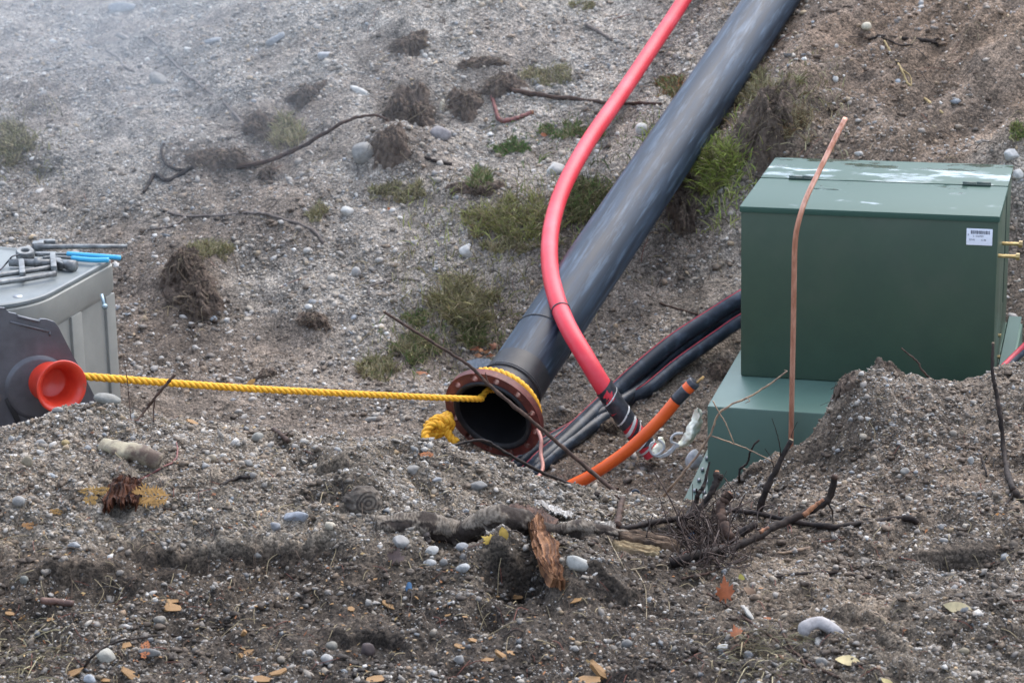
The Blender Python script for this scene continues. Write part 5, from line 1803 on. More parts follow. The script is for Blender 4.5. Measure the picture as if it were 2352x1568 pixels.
stick("wood_stake", "short grey upright stake leaning on the birch log", "stake", [(985, 1250), (980, 1235, 6.98), (974, 1210, 7.02), (968, 1187, 7.06)], 9, 7.5, M_CHAR, sd=61, jit=.4)
M_MOTT = pm("mottled dead wood", (.30, .26, .175), (.085, .055, .038), scale=14, lo=.42, hi=.6, rough=.75, bump=.6, bscale=50, bdist=.006)
lc = thing("log_chunk", "short mottled cream and brown log chunk sunk in the left mound", "log", hit(300, 1045))
C = catmull([hit(232, 1030) + np.array([0, .02, .006]), hit(280, 1045) + np.array([0, .01, .012]), hit(325, 1055) + np.array([0, .01, .012]), hit(366, 1064) + np.array([0, 0, .004])], 10)
V, F = tube(C, np.interp(np.linspace(0, 1, len(C)), [0, .3, .7, 1], [.026, .038, .038, .030]), 32)
V = V + .010 * np.stack([noise3(V, 20, 6), noise3(V, 20, 7), noise3(V, 20, 8)], 1)
obj("trunk", V, F, M_MOTT, lc)
M_RUSTB = pm("rusty bark", (.085, .030, .016), (.022, .011, .008), scale=26, lo=.4, hi=.65, rough=.7, bump=.7, bscale=60, bdist=.006)
chunk("bark_piece", "dark rusty red bark piece standing between golden cedar fronds", "bark", [[lpt(262, 1108, 7.12), lpt(292, 1104, 7.13), lpt(322, 1112, 7.12)], [lpt(250, 1135, 7.05), lpt(288, 1133, 7.04), lpt(320, 1140, 7.05)], [lpt(243, 1166, 6.98), lpt(285, 1162, 6.97), lpt(316, 1166, 6.98)]], .02, M_RUSTB, .014, 12, (.008, (.13, .048, .022), (.022, .011, .009)))
stick("bark_roll", "dark curled bark roll lying at the lower left", "bark", [(97, 1386), (130, 1388), (168, 1392)], 10, 8, M_BRB, sd=62, jit=.4)
stick("grey_wood", "curved grey piece of driftwood on the lower left mound", "wood", [(98, 1322), (120, 1312), (140, 1302), (155, 1290)], 8, 6, pm("driftwood", (.26, .23, .19), (.12, .1, .085), scale=25, rough=.8, bump=.5), sd=63, jit=.4)
P, mw, mh = place_px(832, 1148, 92, 76, .34)
V, F = ico(5)
V = V * (1 + .22 * noise3(V + 5, 1.1, 3)[:, None] + .12 * noise3(V + 5, 2.6, 4)[:, None] + .08 * noise3(V + 5, 6, 5)[:, None] + .04 * noise3(V + 5, 14, 6)[:, None])
_d = np.maximum(V @ unit((.5, -.8, .2)) - .62, 0)[:, None]
V = V - _d * unit((.5, -.8, .2)) * .9
_r = np.linalg.norm(V - unit((.5, -.8, .2)) * .6, axis=1)
V = V * np.array([mw / 2, mw * .45, mh / 2]) + P + np.array([0, .03, mh * .12])
_k = np.clip(.5 + .55 * np.sin(_r * 26 + 2 * noise3(V, 30, 2)) * (_r < .75) + .7 * noise3(V, 26, 7), 0, 1)[:, None]
tag(obj("knotty_stump", V, F, M_GRAIN, col=np.array([(.035, .029, .025)]) * (1 - _k) + np.array([(.17, .145, .118)]) * _k), "round knotty grey brown stump end at the left end of the birch log", "stump")

# ------------------------------------------------------------------ leaves, fronds and chips
M_LEAF = {}


def leaf_m(c):
    k = tuple(round(q, 3) for q in c)
    if k not in M_LEAF:
        M_LEAF[k] = pm("dead leaf", k, [q * .6 for q in k], scale=40, lo=.35, hi=.65, rough=.6, bump=.2, bscale=90, bdist=.002)
    return M_LEAF[k]


MAPLE = [(0, -.5), (.06, -.22), (.30, -.34), (.26, -.2), (.5, -.02), (.38, .02), (.44, .2), (.2, .12), (.22, .3), (.12, .27), (0, .55), (-.12, .27), (-.22, .3), (-.2, .12), (-.44, .2), (-.38, .02), (-.5, -.02), (-.26, -.2), (-.3, -.34), (-.06, -.22)]
OVAL = [(0, -.5), (.10, -.38), (.2, -.2), (.23, 0), (.19, .2), (.1, .38), (0, .5), (-.1, .38), (-.19, .2), (-.23, 0), (-.2, -.2), (-.1, -.38)]


def leaf(name, lab, u, v, w_, h_, rot, c, shape=MAPLE, stand=0.3, curl=.25, group=None, sd=0):
    P, mw, mh = place_px(u, v, w_, h_, .35)
    o = np.array(shape, float)
    k = len(o)
    rings = [o * f for f in (1, .66, .33)]
    Q = np.concatenate(rings + [np.zeros((1, 2))])
    a = math.radians(rot)
    Q = Q @ np.array([[math.cos(a), math.sin(a)], [-math.sin(a), math.cos(a)]])
    ex, ey = np.ptp(Q[:, 0]), np.ptp(Q[:, 1])
    g = np.random.default_rng(sd)
    X, Yv = Q[:, 0] / ex * mw, Q[:, 1] / ey * mh
    r2 = (Q ** 2).sum(1)
    Z = curl * mw * (1.2 * r2 * np.cos(2 * np.arctan2(Q[:, 1], Q[:, 0]) + sd) + .25 * g.normal(size=len(Q)) * r2)
    # lie on the ground or stand up: stand = 0 lies facing up (spread over depth), 1 stands facing the camera
    el = math.radians(25 + 55 * stand)
    sp = 1 / max(math.sin(el + .35), .3)
    V = np.stack([X, Yv * sp * math.cos(el) - Z * math.sin(el), Yv * sp * math.sin(el) + Z * math.cos(el)], 1)
    V[:, 2] -= V[:, 2].min() + .006
    V = V + P
    F = []
    for i in range(2):
        for j in range(k):
            F.append((i * k + j, i * k + (j + 1) % k, (i + 1) * k + (j + 1) % k, (i + 1) * k + j))
    F += [(2 * k + j, 2 * k + (j + 1) % k, 3 * k) for j in range(k)]
    return tag(obj(name, V, F, leaf_m(c)), lab, "leaf", group)


OR_, GO, CRM, TA, MV = (.33, .10, .03), (.36, .19, .035), (.46, .38, .21), (.22, .13, .07), (.13, .085, .07)
leaf("maple_leaf", "large orange brown maple leaf standing upright in the soil", 1664, 1362, 46, 74, 6, (.46, .13, .045), MAPLE, .95, .3, sd=1)
leaf("maple_leaf", "small orange maple leaf lying above the dry straw heap", 1691, 1447, 32, 34, 20, OR_, sd=2)
leaf("oval_leaf", "long cream oval leaf with wavy edge at the lower right", 2204, 1395, 74, 30, 68, CRM, OVAL, .35, .3, sd=3)
leaf("oval_leaf", "cream leaf lying half shaded near the bottom right of the curved stone", 1948, 1514, 60, 22, 80, (.58, .47, .24), OVAL, .2, .2, sd=4)
leaf("oval_leaf", "yellow leaf cut by the bottom edge of the picture", 2038, 1564, 26, 18, 40, (.56, .45, .2), OVAL, .3, sd=5)
leaf("oval_leaf", "tan curled leaf just above the long white bone like stone", 1722, 1356, 30, 18, 60, TA, OVAL, .4, .4, sd=6)
leaf("oval_leaf", "small orange leaf right of the long white bone like stone", 1768, 1418, 30, 11, 70, OR_, OVAL, .2, sd=7)
leaf("oval_leaf", "tiny yellow green leaf under the burnt branch", 1703, 1324, 14, 18, 10, (.35, .30, .05), OVAL, .6, sd=8)
leaf("maple_leaf", "mauve brown maple leaf standing left of the white oval stone", 909, 1280, 46, 40, -20, MV, MAPLE, .8, .3, sd=9)
leaf("maple_leaf", "bright orange leaf tucked under the birch log", 1013, 1236, 44, 24, 30, (.62, .22, .03), MAPLE, .7, .3, sd=10)
leaf("oval_leaf", "golden brown leaf right of the bright orange leaf under the log", 1050, 1240, 30, 18, 70, GO, OVAL, .5, .5, sd=11)
leaf("maple_leaf", "yellow curled leaf under the middle of the birch log", 1124, 1240, 38, 26, 60, (.50, .33, .05), MAPLE, .7, .5, sd=12)
leaf("oval_leaf", "golden upright leaf just right of the yellow curled leaf", 1157, 1226, 22, 34, 10, (.52, .33, .06), OVAL, .95, .4, sd=13)
leaf("oval_leaf", "orange leaf at the foot of the tall dark stick", 2306, 1178, 40, 9, 84, (.56, .24, .05), OVAL, .1, sd=14)
leaf("oval_leaf", "orange leaf on the brown bank above the wide grass", 898, 481, 16, 12, 40, OR_, OVAL, .5, sd=15)
leaf("oval_leaf", "orange leaf at the left tip of the wide grass patch", 1090, 521, 22, 14, 60, OR_, OVAL, .5, sd=16)
leaf("oval_leaf", "small orange leaf in the green weeds behind the red conduit", 1250, 310, 16, 12, 20, OR_, OVAL, .6, sd=17)
leaf("oval_leaf", "orange leaf on the trench floor left of centre above the rope", 530, 882, 22, 11, 70, OR_, OVAL, .4, sd=18)
leaf("oval_leaf", "golden leaf on the trench floor above the middle of the rope", 576, 878, 20, 20, -40, GO, OVAL, .5, sd=19)
leaf("oval_leaf", "rusty orange leaf lying on the gravel at the flange's upper left", 970, 855, 30, 10, 80, (.40, .15, .06), OVAL, .2, sd=20)
for i, (u, v, w_, h_, r_, c) in enumerate([(1090, 800, 26, 16, 30, (.34, .12, .05)), (1112, 806, 30, 18, -30, (.42, .17, .06)), (1135, 796, 26, 18, 70, (.30, .12, .06)), (1100, 816, 28, 12, 80, (.40, .18, .08)), (1128, 815, 26, 14, 10, (.36, .13, .05))]):
    leaf("fallen_leaf", "rusty fallen leaf in the small pile left of the black pipe", u, v, w_, h_, r_, c, MAPLE, .5, .5, "leaf pile beside the black pipe", sd=30 + i)


def frond(lab, u, v, w_, h_, flip, c, n=9, sd=0, stand=.5):
    """cedar spray: flat scaly branchlets off a stem"""
    P, mw, mh = place_px(u, v, w_, h_, .4)
    g = np.random.default_rng(sd)
    V, F = [], []

    def blade(p, d, L, wd):
        nn = np.array([-d[1], d[0]])
        b0 = len(V)
        for f, ww in ((0, .25), (.3, 1), (.7, .8), (1, .1)):
            for s_ in (-1, 1):
                q = p + d * L * f + nn * wd * ww * s_ * .5
                V.append((q[0], q[1], .12 * math.sin(f * 2.5 + sd + len(V) * .3) * L))
        for k in range(3):
            F.append((b0 + 2 * k, b0 + 2 * k + 1, b0 + 2 * k + 3, b0 + 2 * k + 2))
    blade(np.array([0., 0.]), np.array([1., 0.]), 1.0, .06)
    for k in range(n):
        t = .08 + .9 * k / n
        for s_ in (-1, 1):
            L = .46 * math.sin(math.pi * (t * .75 + .18)) * (1 + .2 * g.normal())
            a = s_ * math.radians(48 + 8 * g.normal())
            d = np.array([math.cos(a), math.sin(a)])
            p = np.array([t, 0.])
            blade(p, d, L, .06)
            for m_ in (.35, .6):
                for s2 in (-1, 1):
                    a2 = a + s2 * math.radians(38)
                    blade(p + d * L * m_, np.array([math.cos(a2), math.sin(a2)]), L * .42, .05)
    V = np.array(V)
    V[:, 0] = (V[:, 0] - .5)
    ex, ey = 1.05, np.ptp(V[:, 1])
    X = V[:, 0] / ex * mw * (-1 if flip else 1)
    Yy = V[:, 1] / ey * mh
    if h_ > w_:
        X, Yy = V[:, 1] / ey * mw, V[:, 0] / ex * mh
    el = math.radians(20 + 60 * stand)
    sp = 1 / max(math.sin(el + .35), .3)
    W = np.stack([X, Yy * sp * math.cos(el), Yy * sp * math.sin(el) + V[:, 2] * mw * .5], 1)
    W[:, 2] -= W[:, 2].min() + .003
    return tag(obj("cedar_frond", W + P, F, leaf_m(c)), lab, "cedar frond")


frond("golden cedar frond spread right of the rusty bark piece", 354, 1136, 84, 60, True, (.38, .20, .045), sd=1)
frond("long yellow cedar frond left of the rusty bark piece", 214, 1126, 88, 22, False, (.36, .2, .04), sd=2)
frond("short yellow cedar frond under the long yellow one", 206, 1145, 36, 26, False, (.36, .2, .04), 6, sd=3)
frond("small golden cedar frond left below the rusty bark piece", 129, 1176, 40, 18, False, (.36, .19, .04), 6, sd=4)
frond("brown orange cedar frond at the far left of the mound", 68, 1205, 44, 20, False, (.42, .2, .06), 6, sd=5)
frond("orange cedar sprig lying on the flat grey stone", 335, 1492, 26, 42, False, (.58, .2, .07), 7, sd=6, stand=.4)
frond("orange cedar sprig on the crest below the yellow knot", 979, 1043, 38, 14, False, (.55, .19, .06), 6, sd=7)

M_CHIP = pm("orange wood chip", (.36, .205, .075), (.16, .085, .036), scale=70, rough=.7, bump=.3, bscale=150, bdist=.002, stretch=(1, 4, 4))
cv, cf = bbox(np.array([-.5, -.5, -.5]), np.array([1., 0, 0]), np.array([0, 1., 0]), np.array([0, 0, 1.]), .04)


def chip_mesh(sd):
    g = np.random.default_rng(sd)
    bm = bmesh.new()
    vs = [bm.verts.new(p) for p in cv]
    for f in cf:
        bm.faces.new([vs[i] for i in f])
    bmesh.ops.subdivide_edges(bm, edges=bm.edges, cuts=1, use_grid_fill=True)
    bm.verts.index_update()
    V = np.array([v.co[:] for v in bm.verts])
    F = [tuple(v.index for v in f.verts) for f in bm.faces]
    bm.free()
    V[:, 1] *= 1 - .8 * np.clip(np.abs(V[:, 0]) + g.uniform(-.3, .2), 0, 1)
    V[:, 2] *= g.uniform(.4, .9)
    V = V + .20 * np.stack([noise3(V + sd, 1.3, sd), noise3(V + sd, 1.3, sd + 1), noise3(V + sd, 1.3, sd + 2)], 1)
    V[:, 2] += .35 * V[:, 0] ** 2 * g.uniform(-1, 1)
    me = mesh_np("chip", V, F, False)
    me.materials.append(M_CHIP)
    return me


CHIPS = [chip_mesh(i) for i in range(5)]
ci = 0


def chip(lab, u, v, w_, h_, rot=0, group=None):
    global ci
    P, mw, mh = place_px(u, v, w_, h_, .3)
    o = bpy.data.objects.new("wood_chip", CHIPS[ci % 5])
    ci += 1
    COL.objects.link(o)
    o.scale = (mw, mw * .45 if h_ < w_ else mw * .8, max(mh * .38, .003))
    o.rotation_euler = (math.radians(18), math.radians(-rot), math.radians(random.uniform(-25, 25)))
    o.location = P + np.array([0, 0, mh * .18])
    return tag(o, lab, "wood chip", group)


chip("orange wood chip, upper one of the pair above the beige stone", 391, 1378, 38, 14)
chip("broad orange wood chip, lower one of the pair above the beige stone", 388, 1396, 52, 18)
chip("long orange wood chip pointing up right at the bottom left corner", 167, 1546, 54, 15, 26)
chip("orange wood sliver tucked behind the cream angular stone", 283, 1481, 36, 12, 12)
chip("big orange chip at the bottom below the cedar sprig", 305, 1548, 54, 26, -18)
chip("orange chip at the bottom edge left of the big one", 240, 1560, 28, 18)
chip("upright orange chip left of the brown one on the lower mound", 560, 1450, 16, 30, 60)
chip("stout orange chip at the lower middle left", 570, 1496, 26, 26, 20)
chip("pale chip leaning on the stout orange chip", 553, 1500, 12, 34, -60)
chip("orange chip among pebbles right of the stout one", 640, 1542, 36, 20, 12)
chip("long flat orange chip at the bottom, left of the dark round stone", 598, 1558, 52, 18, 6)
chip("orange chip near the left edge by the bark roll", 22, 1408, 22, 14)
chip("second orange chip near the left edge by the bark roll", 49, 1416, 20, 16, 30)
chip("small orange chip right of the bark roll", 117, 1421, 20, 9, 8)
chip("fat orange chip with fibrous face below the bent straw", 1154, 1504, 36, 30, -35)
chip("thin orange chip left of the fat fibrous chip", 1120, 1514, 30, 10, 6)
chip("thin orange chip above the fat fibrous chip", 1087, 1469, 24, 14, -20)
chip("orange chip left of the bent straw's foot", 1056, 1486, 24, 10, -8)
chip("long dark orange chip right of the fat fibrous chip", 1176, 1497, 28, 12, -20)
chip("thin orange chip in the soil below the dark hollow", 1183, 1373, 32, 8)
chip("thin orange chip right below the split orange wood", 1319, 1381, 38, 12, 22)
chip("small orange chip under the mauve maple leaf's right", 806, 1397, 16, 18)
chip("grey wood chip lying right of the small orange chip", 894, 1392, 32, 14, -28)
chip("fibrous orange chip heap piece at the bottom left of middle", 861, 1556, 42, 20)
chip("cream and orange bark chunk at the bottom middle", 1378, 1536, 54, 46, -40)
chip("long orange bark strip at the bottom right of middle", 1345, 1562, 70, 14, 8)
chip("orange chip lying on the sunlit crest right of the log chunk", 441, 968, 26, 11, -22)
g = np.random.default_rng(17)
for k in range(60):
    u, v = g.uniform(0, 1350), g.uniform(1330, 1566)
    if k > 70:
        u, v = g.uniform(0, 2300), g.uniform(1030, 1540)
    s_ = g.uniform(6, 15)
    chip("tiny orange wood chip scattered in the dark soil of the near mound", u, v, s_, s_ * .5, g.uniform(-40, 40), "tiny wood chips in the soil")

# blue scraps
M_BLUES = pm("blue plastic scrap", (.05, .13, .24), rough=.4)
for (u, v, lab) in ((938, 1347, "tiny blue plastic scrap in the soil left of the dark hollow"), (1588, 1231, "small blue strip caught in the root tangle")):
    P = hit(u, v + 6)
    s = pxm(P)
    flap([[P + np.array([-6 * s, 0, 2 * s]), P + np.array([0, 0, 16 * s]), P + np.array([7 * s, 0, 14 * s])], [P + np.array([-4 * s, -.01, -4 * s]), P + np.array([2 * s, -.012, 4 * s]), P + np.array([9 * s, -.01, 2 * s])]], .002, M_BLUES, "plastic_scrap", None, .001)
    o = [q for q in COL.objects if q.name.startswith("plastic_scrap")][-1]
    tag(o, lab, "scrap")
P = hit(1460, 1160)
q = MB()
for k in range(6):
    a = at(1450 + 8 * k, 1132 + 7 * k, 8.35)
    q.tube(catmull([a, a + np.array([.02, 0, .012 * (-1) ** k]), a + np.array([.035, .01, -.015])], 5), .008, 7)
tag(q.build("black_rag", pm("dark blue black cloth", (.02, .03, .045), rough=.6, bump=.3), None), "crumpled dark scrap of cloth at the crest right of the long branch foot", "scrap")
# strap behind the flange
flap([[at(1072, 832, 10.5), at(1095, 826, 10.5), at(1125, 826, 10.45)], [at(1082, 852, 10.35), at(1105, 846, 10.33), at(1130, 842, 10.3)]], .006, pm("blue black plastic", (.03, .045, .065), rough=.35), "plastic_strap", None, .004)
tag(bpy.data.objects["plastic_strap"], "blue black plastic strip sticking out behind the red flange", "strip")

# ------------------------------------------------------------------ earth clods with roots
M_CLOD = pm("root bound dark soil", (.18, .138, .108), (.08, .06, .047), scale=26, lo=.35, hi=.65, rough=.95, spec=.15, bump=1.0, bscale=90, bdist=.012)
CLODS = [
    (942, 112, 82, 46, "dark earth clod high on the bank in the thin mist"), (1105, 148, 118, 30, "flat dark brown clod below and right of the high clod"), (1068, 238, 72, 64, "squat dark clod with hanging roots right of the upright stone"),
    (1148, 202, 88, 46, "knobbly dark clod at the end of the long straight root"), (940, 262, 110, 100, "biggest dark root clod, right of the round boulder's top"), (895, 325, 80, 60, "lower lobe clod directly above and right of the round grey boulder"),
    (700, 222, 76, 58, "brown grassy clod near the pale straw tuft"), (596, 290, 80, 52, "clod at the foot of the long smoky branch"), (500, 372, 150, 44, "long low root mass on the left bank"), (612, 396, 40, 42, "small dark clod hanging at the right end of the root mass"),
    (420, 610, 100, 80, "large dark overhanging clod on the left slope above the bin"), (455, 690, 120, 80, "lower dark clod of the left slope with trailing roots"), (1095, 440, 110, 36, "dark earth lip under the grass of the middle bank"),
    (1770, 262, 130, 90, "dark overhang with hanging roots right of the pipe"), (1575, 470, 70, 90, "shaded earth under the bright grass right of the pipe"), (610, 862, 40, 36, "small brown clod on the trench floor above the rope"),
    (722, 740, 70, 40, "low dark clod on the gravel in the middle of the slope"), (1395, 985, 70, 34, "crumbly clod on the floor left of the taped conduit"), (1660, 860, 60, 30, "dark rooty clod left of the green sleeve's corner"),
    (2050, 858, 70, 24, "dark crumbly clod on the crest of the right mound"), (1935, 885, 50, 44, "clod at the steep left shoulder of the right mound"), (1735, 1085, 60, 26, "earth lump at the foot of the dark green sleeve"),
]
FIB = [(.10, .077, .06), (.15, .118, .088), (.06, .046, .038), (.21, .17, .12), (.09, .07, .055)]
M_FIB = pm("root fibres", (1, 1, 1), (.7, .7, .7), scale=20, rough=.85, attr=True, spec=.2)
for i, (u, v, w_, h_, lab) in enumerate(CLODS):
    P, mw, mh = place_px(u, v, w_, h_, .15)
    o3 = np.array([i * 2.1, i * 1.3, i * .7])
    na, nrg = 110, 34
    th = np.arange(na) * 2 * np.pi / na
    ct, st = np.cos(th), np.sin(th)
    Rt = 1.05 + .45 * perlin(ct * .9 + i * 3, st * .9 + i, 3) + .28 * perlin(ct * 2.2 + i, st * 2.2, 4) + .16 * perlin(ct * 6 + i, st * 6, 5) + .08 * perlin(ct * 15, st * 15 + i, 6)
    rg = np.linspace(0, 1, nrg) ** .8
    A_ = rg[:, None] * Rt * ct * mw / 2
    B_ = rg[:, None] * Rt * st * mh / 2 / .72
    X_, Y_ = P[0] + A_, P[1] + .03 + B_
    hm = min(.34 * mh, .11)
    pr = (1 - rg[:, None] ** 3) * (1 + .8 * fbm(X_, Y_, 9, 3, i) + .35 * fbm(X_, Y_, 42, 3, i + 4)) * hm
    pr = np.where(rg[:, None] > .999, -.012, pr)
    Z_ = height(X_, Y_) + pr
    Y_ = Y_ - np.clip(pr, 0, 1) * np.where(B_ < 0, .75, .2)
    V = np.stack([X_, Y_, Z_], -1).reshape(-1, 3)
    V = V + .006 * np.stack([noise3(V, 60, 1), noise3(V, 60, 2), noise3(V, 60, 3)], 1)
    IF5 = []
    for a_ in range(nrg - 1):
        for k in range(na):
            k2 = (k + 1) % na
            IF5.append((a_ * na + k, (a_ + 1) * na + k, (a_ + 1) * na + k2, a_ * na + k2))
    # drape: the edges sink into the slope
    t_ = thing("earth_clod", lab, "clod", P)
    obj("soil", V, IF5, M_CLOD, t_)
    g = np.random.default_rng(i + 90)
    if w_ > 38:
        q = MB()
        for k in range(int(14 + w_ * (.6 if P[1] > 9.3 else .4))):
            a = V[g.integers(len(V))]
            L_ = mh * g.uniform(.15, .6)
            up = g.uniform(-.2, .5)
            q.tube(catmull([a - np.array([0, -.01, 0]), a + np.array([g.normal(0, .4), -.35, up * .6]) * L_, a + np.array([g.normal(0, .7), -.5, up - .7]) * L_], 4), g.uniform(.0009, .0022) * min(1, P[1] / 12), 3, cap=False, c=np.array(FIB[g.integers(5)]) * g.uniform(.7, 1.3))
        if q.n:
            q.build("roots", M_FIB, t_)

# ------------------------------------------------------------------ grass
M_GRASS = pm("grass blade", (1, 1, 1), (.8, .8, .8), scale=12, rough=.6, attr=True, spec=.25)
GREEN, OLIVE, DRY, YEL = (.14, .20, .065), (.26, .245, .115), (.40, .34, .20), (.34, .35, .115)
TUFTS = [
    (660, 300, 62, 80, [DRY, DRY, (.28, .28, .12)], 240, 'd', "pale straw tuft drooping beside the smoky clod"), (480, 572, 90, 50, [DRY, OLIVE], 200, 'd', "dry straw tuft above the left slope clod"),
    (25, 325, 90, 90, [OLIVE, (.12, .11, .05), DRY], 330, 'd', "olive tuft at the left edge in the mist"), (1105, 412, 46, 56, [GREEN, OLIVE], 150, 'u', "green tuft above the dark earth lip"),
    (1175, 500, 190, 90, [YEL, OLIVE, (.30, .31, .11), DRY], 900, 'd', "wide yellow green grass patch left of the red conduit"), (1340, 455, 110, 100, [GREEN, OLIVE, (.10, .10, .04)], 420, 'd', "dark green grass between the red conduit and the pipe"),
    (1180, 338, 80, 36, [GREEN, (.09, .17, .04)], 260, 'd', "small fresh green weed patch on the gravel"), (1320, 300, 150, 40, [GREEN, (.09, .17, .04), OLIVE], 420, 'd', "fresh green weeds just behind the red conduit"),
    (1265, 172, 120, 44, [OLIVE, DRY], 220, 'd', "olive grass strip left of the red conduit high on the bank"), (1540, 195, 56, 56, [GREEN, OLIVE, (.32, .14, .06)], 240, 'd', "mixed green and rust tuft at the left edge of the pipe"),
    (1625, 385, 110, 130, [YEL, (.33, .38, .09), (.26, .33, .07)], 900, 'd', "bright yellow green grass hanging right of the pipe"), (1735, 200, 150, 76, [OLIVE, DRY, (.2, .16, .08)], 480, 'd', "dry olive grass on the overhang right of the pipe"),
    (1800, 280, 110, 90, [DRY, (.25, .17, .09)], 300, 'd', "hanging dry roots and grass below the overhang"), (1062, 690, 120, 110, [DRY, OLIVE, (.26, .24, .11)], 620, 'd', "tall dry grass clump left of the pipe"),
    (955, 800, 90, 70, [GREEN, OLIVE, DRY], 380, 'd', "green grass clump by the upper part of the long branch"), (1090, 758, 76, 70, [OLIVE, (.10, .13, .04)], 330, 'd', "olive grass just above the rusty leaf pile"),
    (868, 842, 80, 60, [OLIVE, DRY], 260, 'd', "thin olive grass clump above the rope"), (1338, 10, 44, 30, [OLIVE, DRY], 120, 'd', "olive tuft at the top edge of the bank"),
    (728, 488, 48, 40, [OLIVE, DRY], 120, 'd', "small dry tuft in the middle of the left bank"), (2338, 305, 40, 34, [GREEN, YEL], 140, 'u', "green weed behind the right corner of the cabinet"),
    (915, 440, 120, 46, [OLIVE, DRY, (.12, .11, .06)], 260, 'd', "thin dry grass on the brown earth left of the dark lip"), (1180, 560, 150, 40, [OLIVE, DRY], 240, 'd', "sparse grass fringe below the wide patch"),
    (1757, 1500, 110, 90, [DRY, (.42, .36, .22), (.3, .24, .14)], 150, 's', "heap of dry straw at the bottom right"), (40, 1500, 130, 110, [DRY, (.30, .25, .15)], 110, 's', "dry straw at the bottom left corner"),
    (965, 730, 60, 46, [GREEN, OLIVE], 140, 'd', "small green weed by the long branch tip"), (1600, 210, 40, 40, [GREEN, OLIVE], 10, 'd', "few green blades at the pipe's left edge"),
]
for i, (u, v, w_, h_, cols, n, mode, lab) in enumerate(TUFTS):
    g = np.random.default_rng(200 + i)
    Pc, mw, mh = place_px(u, v, w_, h_, .1)
    m = MB()
    Vs, Fs, Cs = [], [], []
    nb = 0
    for k in range(int(n * (4.2 if mode != 's' else 1))):
        for _try in range(30):
            du, dv = g.uniform(-.8, .8) * w_, g.uniform(-.68, .68) * h_
            if mode == 'd' and n >= 300 and k % 8 == 0:
                du, dv = du * 1.7, dv * 1.6
                break
            ms = float(perlin(np.array((u + du) / 34), np.array((v + dv) / 22), i) + .5 * perlin(np.array((u + du) / 13), np.array((v + dv) / 10), i + 1))
            if mode == 's' or ms > .9 * ((du / w_ / 1.25) ** 2 + (dv / h_) ** 2) * 4 - .5 + g.normal(0, .12):
                break
        root = hit(u + du, v + dv + (0 if mode == 's' else h_ * .12))
        L_ = mh * g.uniform(.3, 1.05) * (.75 if mode != 's' else .8)
        L_ = min(L_, .27) * (g.uniform(.5, 1) if mode != 's' else 1)
        az = g.uniform(0, 2 * np.pi)
        lean = g.uniform(.1, .75) if mode != 's' else g.uniform(.8, 1.4)
        d = np.array([math.cos(az), math.sin(az) - .6, 0])
        droop = g.uniform(.15, .95) if mode == 'd' else (.2 if mode == 'u' else .9)
        wd = g.uniform(.0018, .0042) * (1 if Pc[1] > 9 else .6)
        side = unit(np.cross(d + np.array([0, 0, .6]), [g.normal() * .3, -1, .3]))
        c = np.array(cols[g.integers(len(cols))] if g.random() < .72 else [DRY, (.24, .19, .12), (.15, .12, .08)][g.integers(3)]) * g.uniform(.6, 1.35)
        pts = []
        for t in (0, .35, .7, 1.0):
            p = root + d * L_ * lean * t ** 1.4 + np.array([0, 0, L_ * (t * (1.05 - .3 * lean) - droop * .75 * t * t)])
            p[2] = max(p[2], float(root[2]) - (.25 * L_ if mode == 'd' else -.002))
            pts.append(p)
        for t, p in zip((1, .9, .6, .08), pts):
            Vs += [p - side * wd * t, p + side * wd * t]
        Fs += [(nb, nb + 1, nb + 3, nb + 2), (nb + 2, nb + 3, nb + 5, nb + 4), (nb + 4, nb + 5, nb + 7, nb + 6)]
        Cs.append(np.repeat(c[None], 8, 0))
        nb += 8
    o = obj("grass_tuft" if mode != 's' else "straw_heap", np.array(Vs), Fs, M_GRASS, None, smooth=False, col=np.concatenate(Cs))
    tag(o, lab, "grass" if mode != 's' else "straw")

# ------------------------------------------------------------------ fine litter: rootlets, straws and bark crumbs nobody could count
g = np.random.default_rng(31)
q = MB()
for k in range(3000):
    near = k < 2400
    if near:
        u, v = g.uniform(-60, 2410), 900 + 670 * g.random() ** .8
        P = hit(u, v)
        if P[1] > 8.9:
            continue
        L_ = g.uniform(.012, .11) * g.uniform(.5, 1)
        r_ = g.uniform(.0006, .0019)
    else:
        P = hit(g.uniform(0, 2350), g.uniform(0, 850))
        L_ = g.uniform(.03, .16)
        r_ = g.uniform(.001, .0025)
    az = g.uniform(0, 2 * np.pi)
    d = np.array([math.cos(az), math.sin(az), 0])
    a, b_ = P - d * L_ / 2, P + d * L_ / 2
    for t_ in (a, b_):
        t_[2] = float(height(t_[0], t_[1])) + .002
    md = (a + b_) / 2 + np.array([g.normal(0, .15) * L_, g.normal(0, .15) * L_, abs(g.normal(0, .10)) * L_ + .003])
    md[2] = max(md[2], float(height(md[0], md[1])) + .002)
    c = [(.05, .036, .028), (.11, .075, .05), (.30, .24, .14), (.16, .06, .04), (.035, .03, .027)][g.choice(5, p=[.35, .25, .2, .08, .12])]
    q.tube(catmull([a, md, b_], 3), r_, 4, cap=False, c=c)
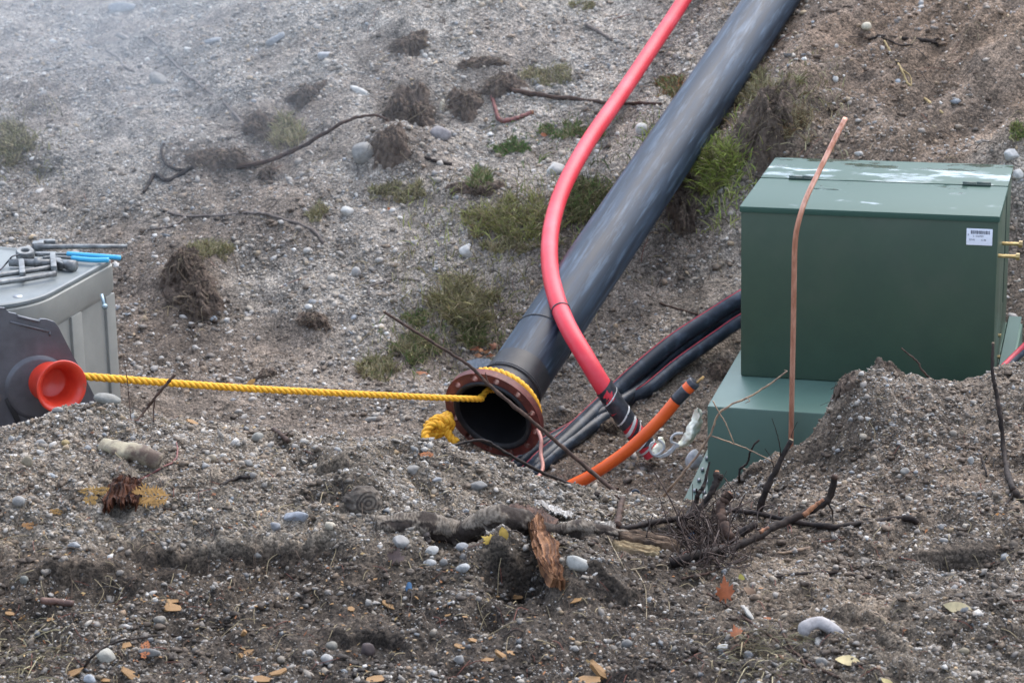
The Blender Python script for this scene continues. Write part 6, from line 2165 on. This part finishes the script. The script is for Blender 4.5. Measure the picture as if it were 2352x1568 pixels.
for k in range(1100):
    u, v = g.uniform(-60, 2410), 960 + 610 * g.random() ** .7
    if k % 3:
        u = g.uniform(-60, 1500)
    P = hit(u, v)
    if P[1] > 8.6:
        continue
    L_ = g.uniform(.003, .011)
    a0 = g.uniform(0, 6.28)
    e1_ = np.array([math.cos(a0), math.sin(a0), g.normal(0, .3)]) * L_
    e2_ = np.array([-math.sin(a0) * .6, math.cos(a0) * .6, g.normal(0, .3)]) * L_ * g.uniform(.4, .9)
    P = P + np.array([0, 0, .004])
    c = np.array([(.33, .14, .05), (.22, .09, .04), (.36, .25, .11), (.10, .06, .04), (.28, .17, .08)][g.integers(5)]) * g.uniform(.6, 1.2)
    q.add([P - e1_, P - e2_ * .8, P + e1_ * .3 - e2_ * .5 + np.array([0, 0, .002]), P + e1_, P + e2_ * .7, P - e1_ * .4 + e2_], [(0, 1, 2, 3, 4, 5)], c)
tag(q.build("twig_litter", pm("litter", (1, 1, 1), (.75, .75, .75), scale=60, rough=.8, attr=True)), "fine rootlets, straws and bark crumbs strewn over the soil", "litter", kind="stuff")

# ------------------------------------------------------------------ thin smoke drifting over the left of the bank
def smoke():
    V, F = bbox(np.array([-6.3, 10.7, -.6]), np.array([8.6, 0, 0]), np.array([0, 8.2, 0]), np.array([0, 0, 3.8]))
    m = bpy.data.materials.new("drifting smoke")
    m.use_nodes = True
    t = m.node_tree
    t.nodes.remove(t.nodes["Principled BSDF"])
    L = t.links.new
    pv = t.nodes.new("ShaderNodeVolumePrincipled")
    pv.inputs["Color"].default_value = (.56, .62, .68, 1)
    pv.inputs["Anisotropy"].default_value = .2
    ge = t.nodes.new("ShaderNodeNewGeometry")
    # soft ellipsoid
    mp = t.nodes.new("ShaderNodeMapping")
    mp.vector_type = 'TEXTURE'
    mp.inputs["Location"].default_value = (-2.0, 14.8, 1.3)
    mp.inputs["Scale"].default_value = (4.1, 3.9, 1.75)
    L(ge.outputs["Position"], mp.inputs[0])
    ln = t.nodes.new("ShaderNodeVectorMath")
    ln.operation = 'LENGTH'
    L(mp.outputs[0], ln.inputs[0])
    mr = t.nodes.new("ShaderNodeMapRange")
    mr.interpolation_type = 'SMOOTHSTEP'
    for i, q_ in ((1, 1.0), (2, .15), (3, 0), (4, 1)):
        mr.inputs[i].default_value = q_
    L(ln.outputs["Value"], mr.inputs[0])
    nz = t.nodes.new("ShaderNodeTexNoise")
    nz.inputs["Scale"].default_value = .55
    nz.inputs["Detail"].default_value = 3
    L(ge.outputs["Position"], nz.inputs["Vector"])
    nr_ = t.nodes.new("ShaderNodeMapRange")
    for i, q_ in ((1, .32), (2, .68), (3, .25), (4, 1.5)):
        nr_.inputs[i].default_value = q_
    L(nz.outputs[0], nr_.inputs[0])
    mu = t.nodes.new("ShaderNodeMath")
    mu.operation = 'MULTIPLY'
    L(mr.outputs[0], mu.inputs[0])
    L(nr_.outputs[0], mu.inputs[1])
    m2 = t.nodes.new("ShaderNodeMath")
    m2.operation = 'MULTIPLY'
    m2.inputs[1].default_value = SMOKE
    L(mu.outputs[0], m2.inputs[0])
    L(m2.outputs[0], pv.inputs["Density"])
    L(pv.outputs[0], t.nodes["Material Output"].inputs["Volume"])
    o = obj("smoke", V, F, m, None, smooth=False)
    return tag(o, "thin bluish smoke drifting over the upper left of the bank", "smoke", kind="stuff")


SMOKE = .125
smoke()
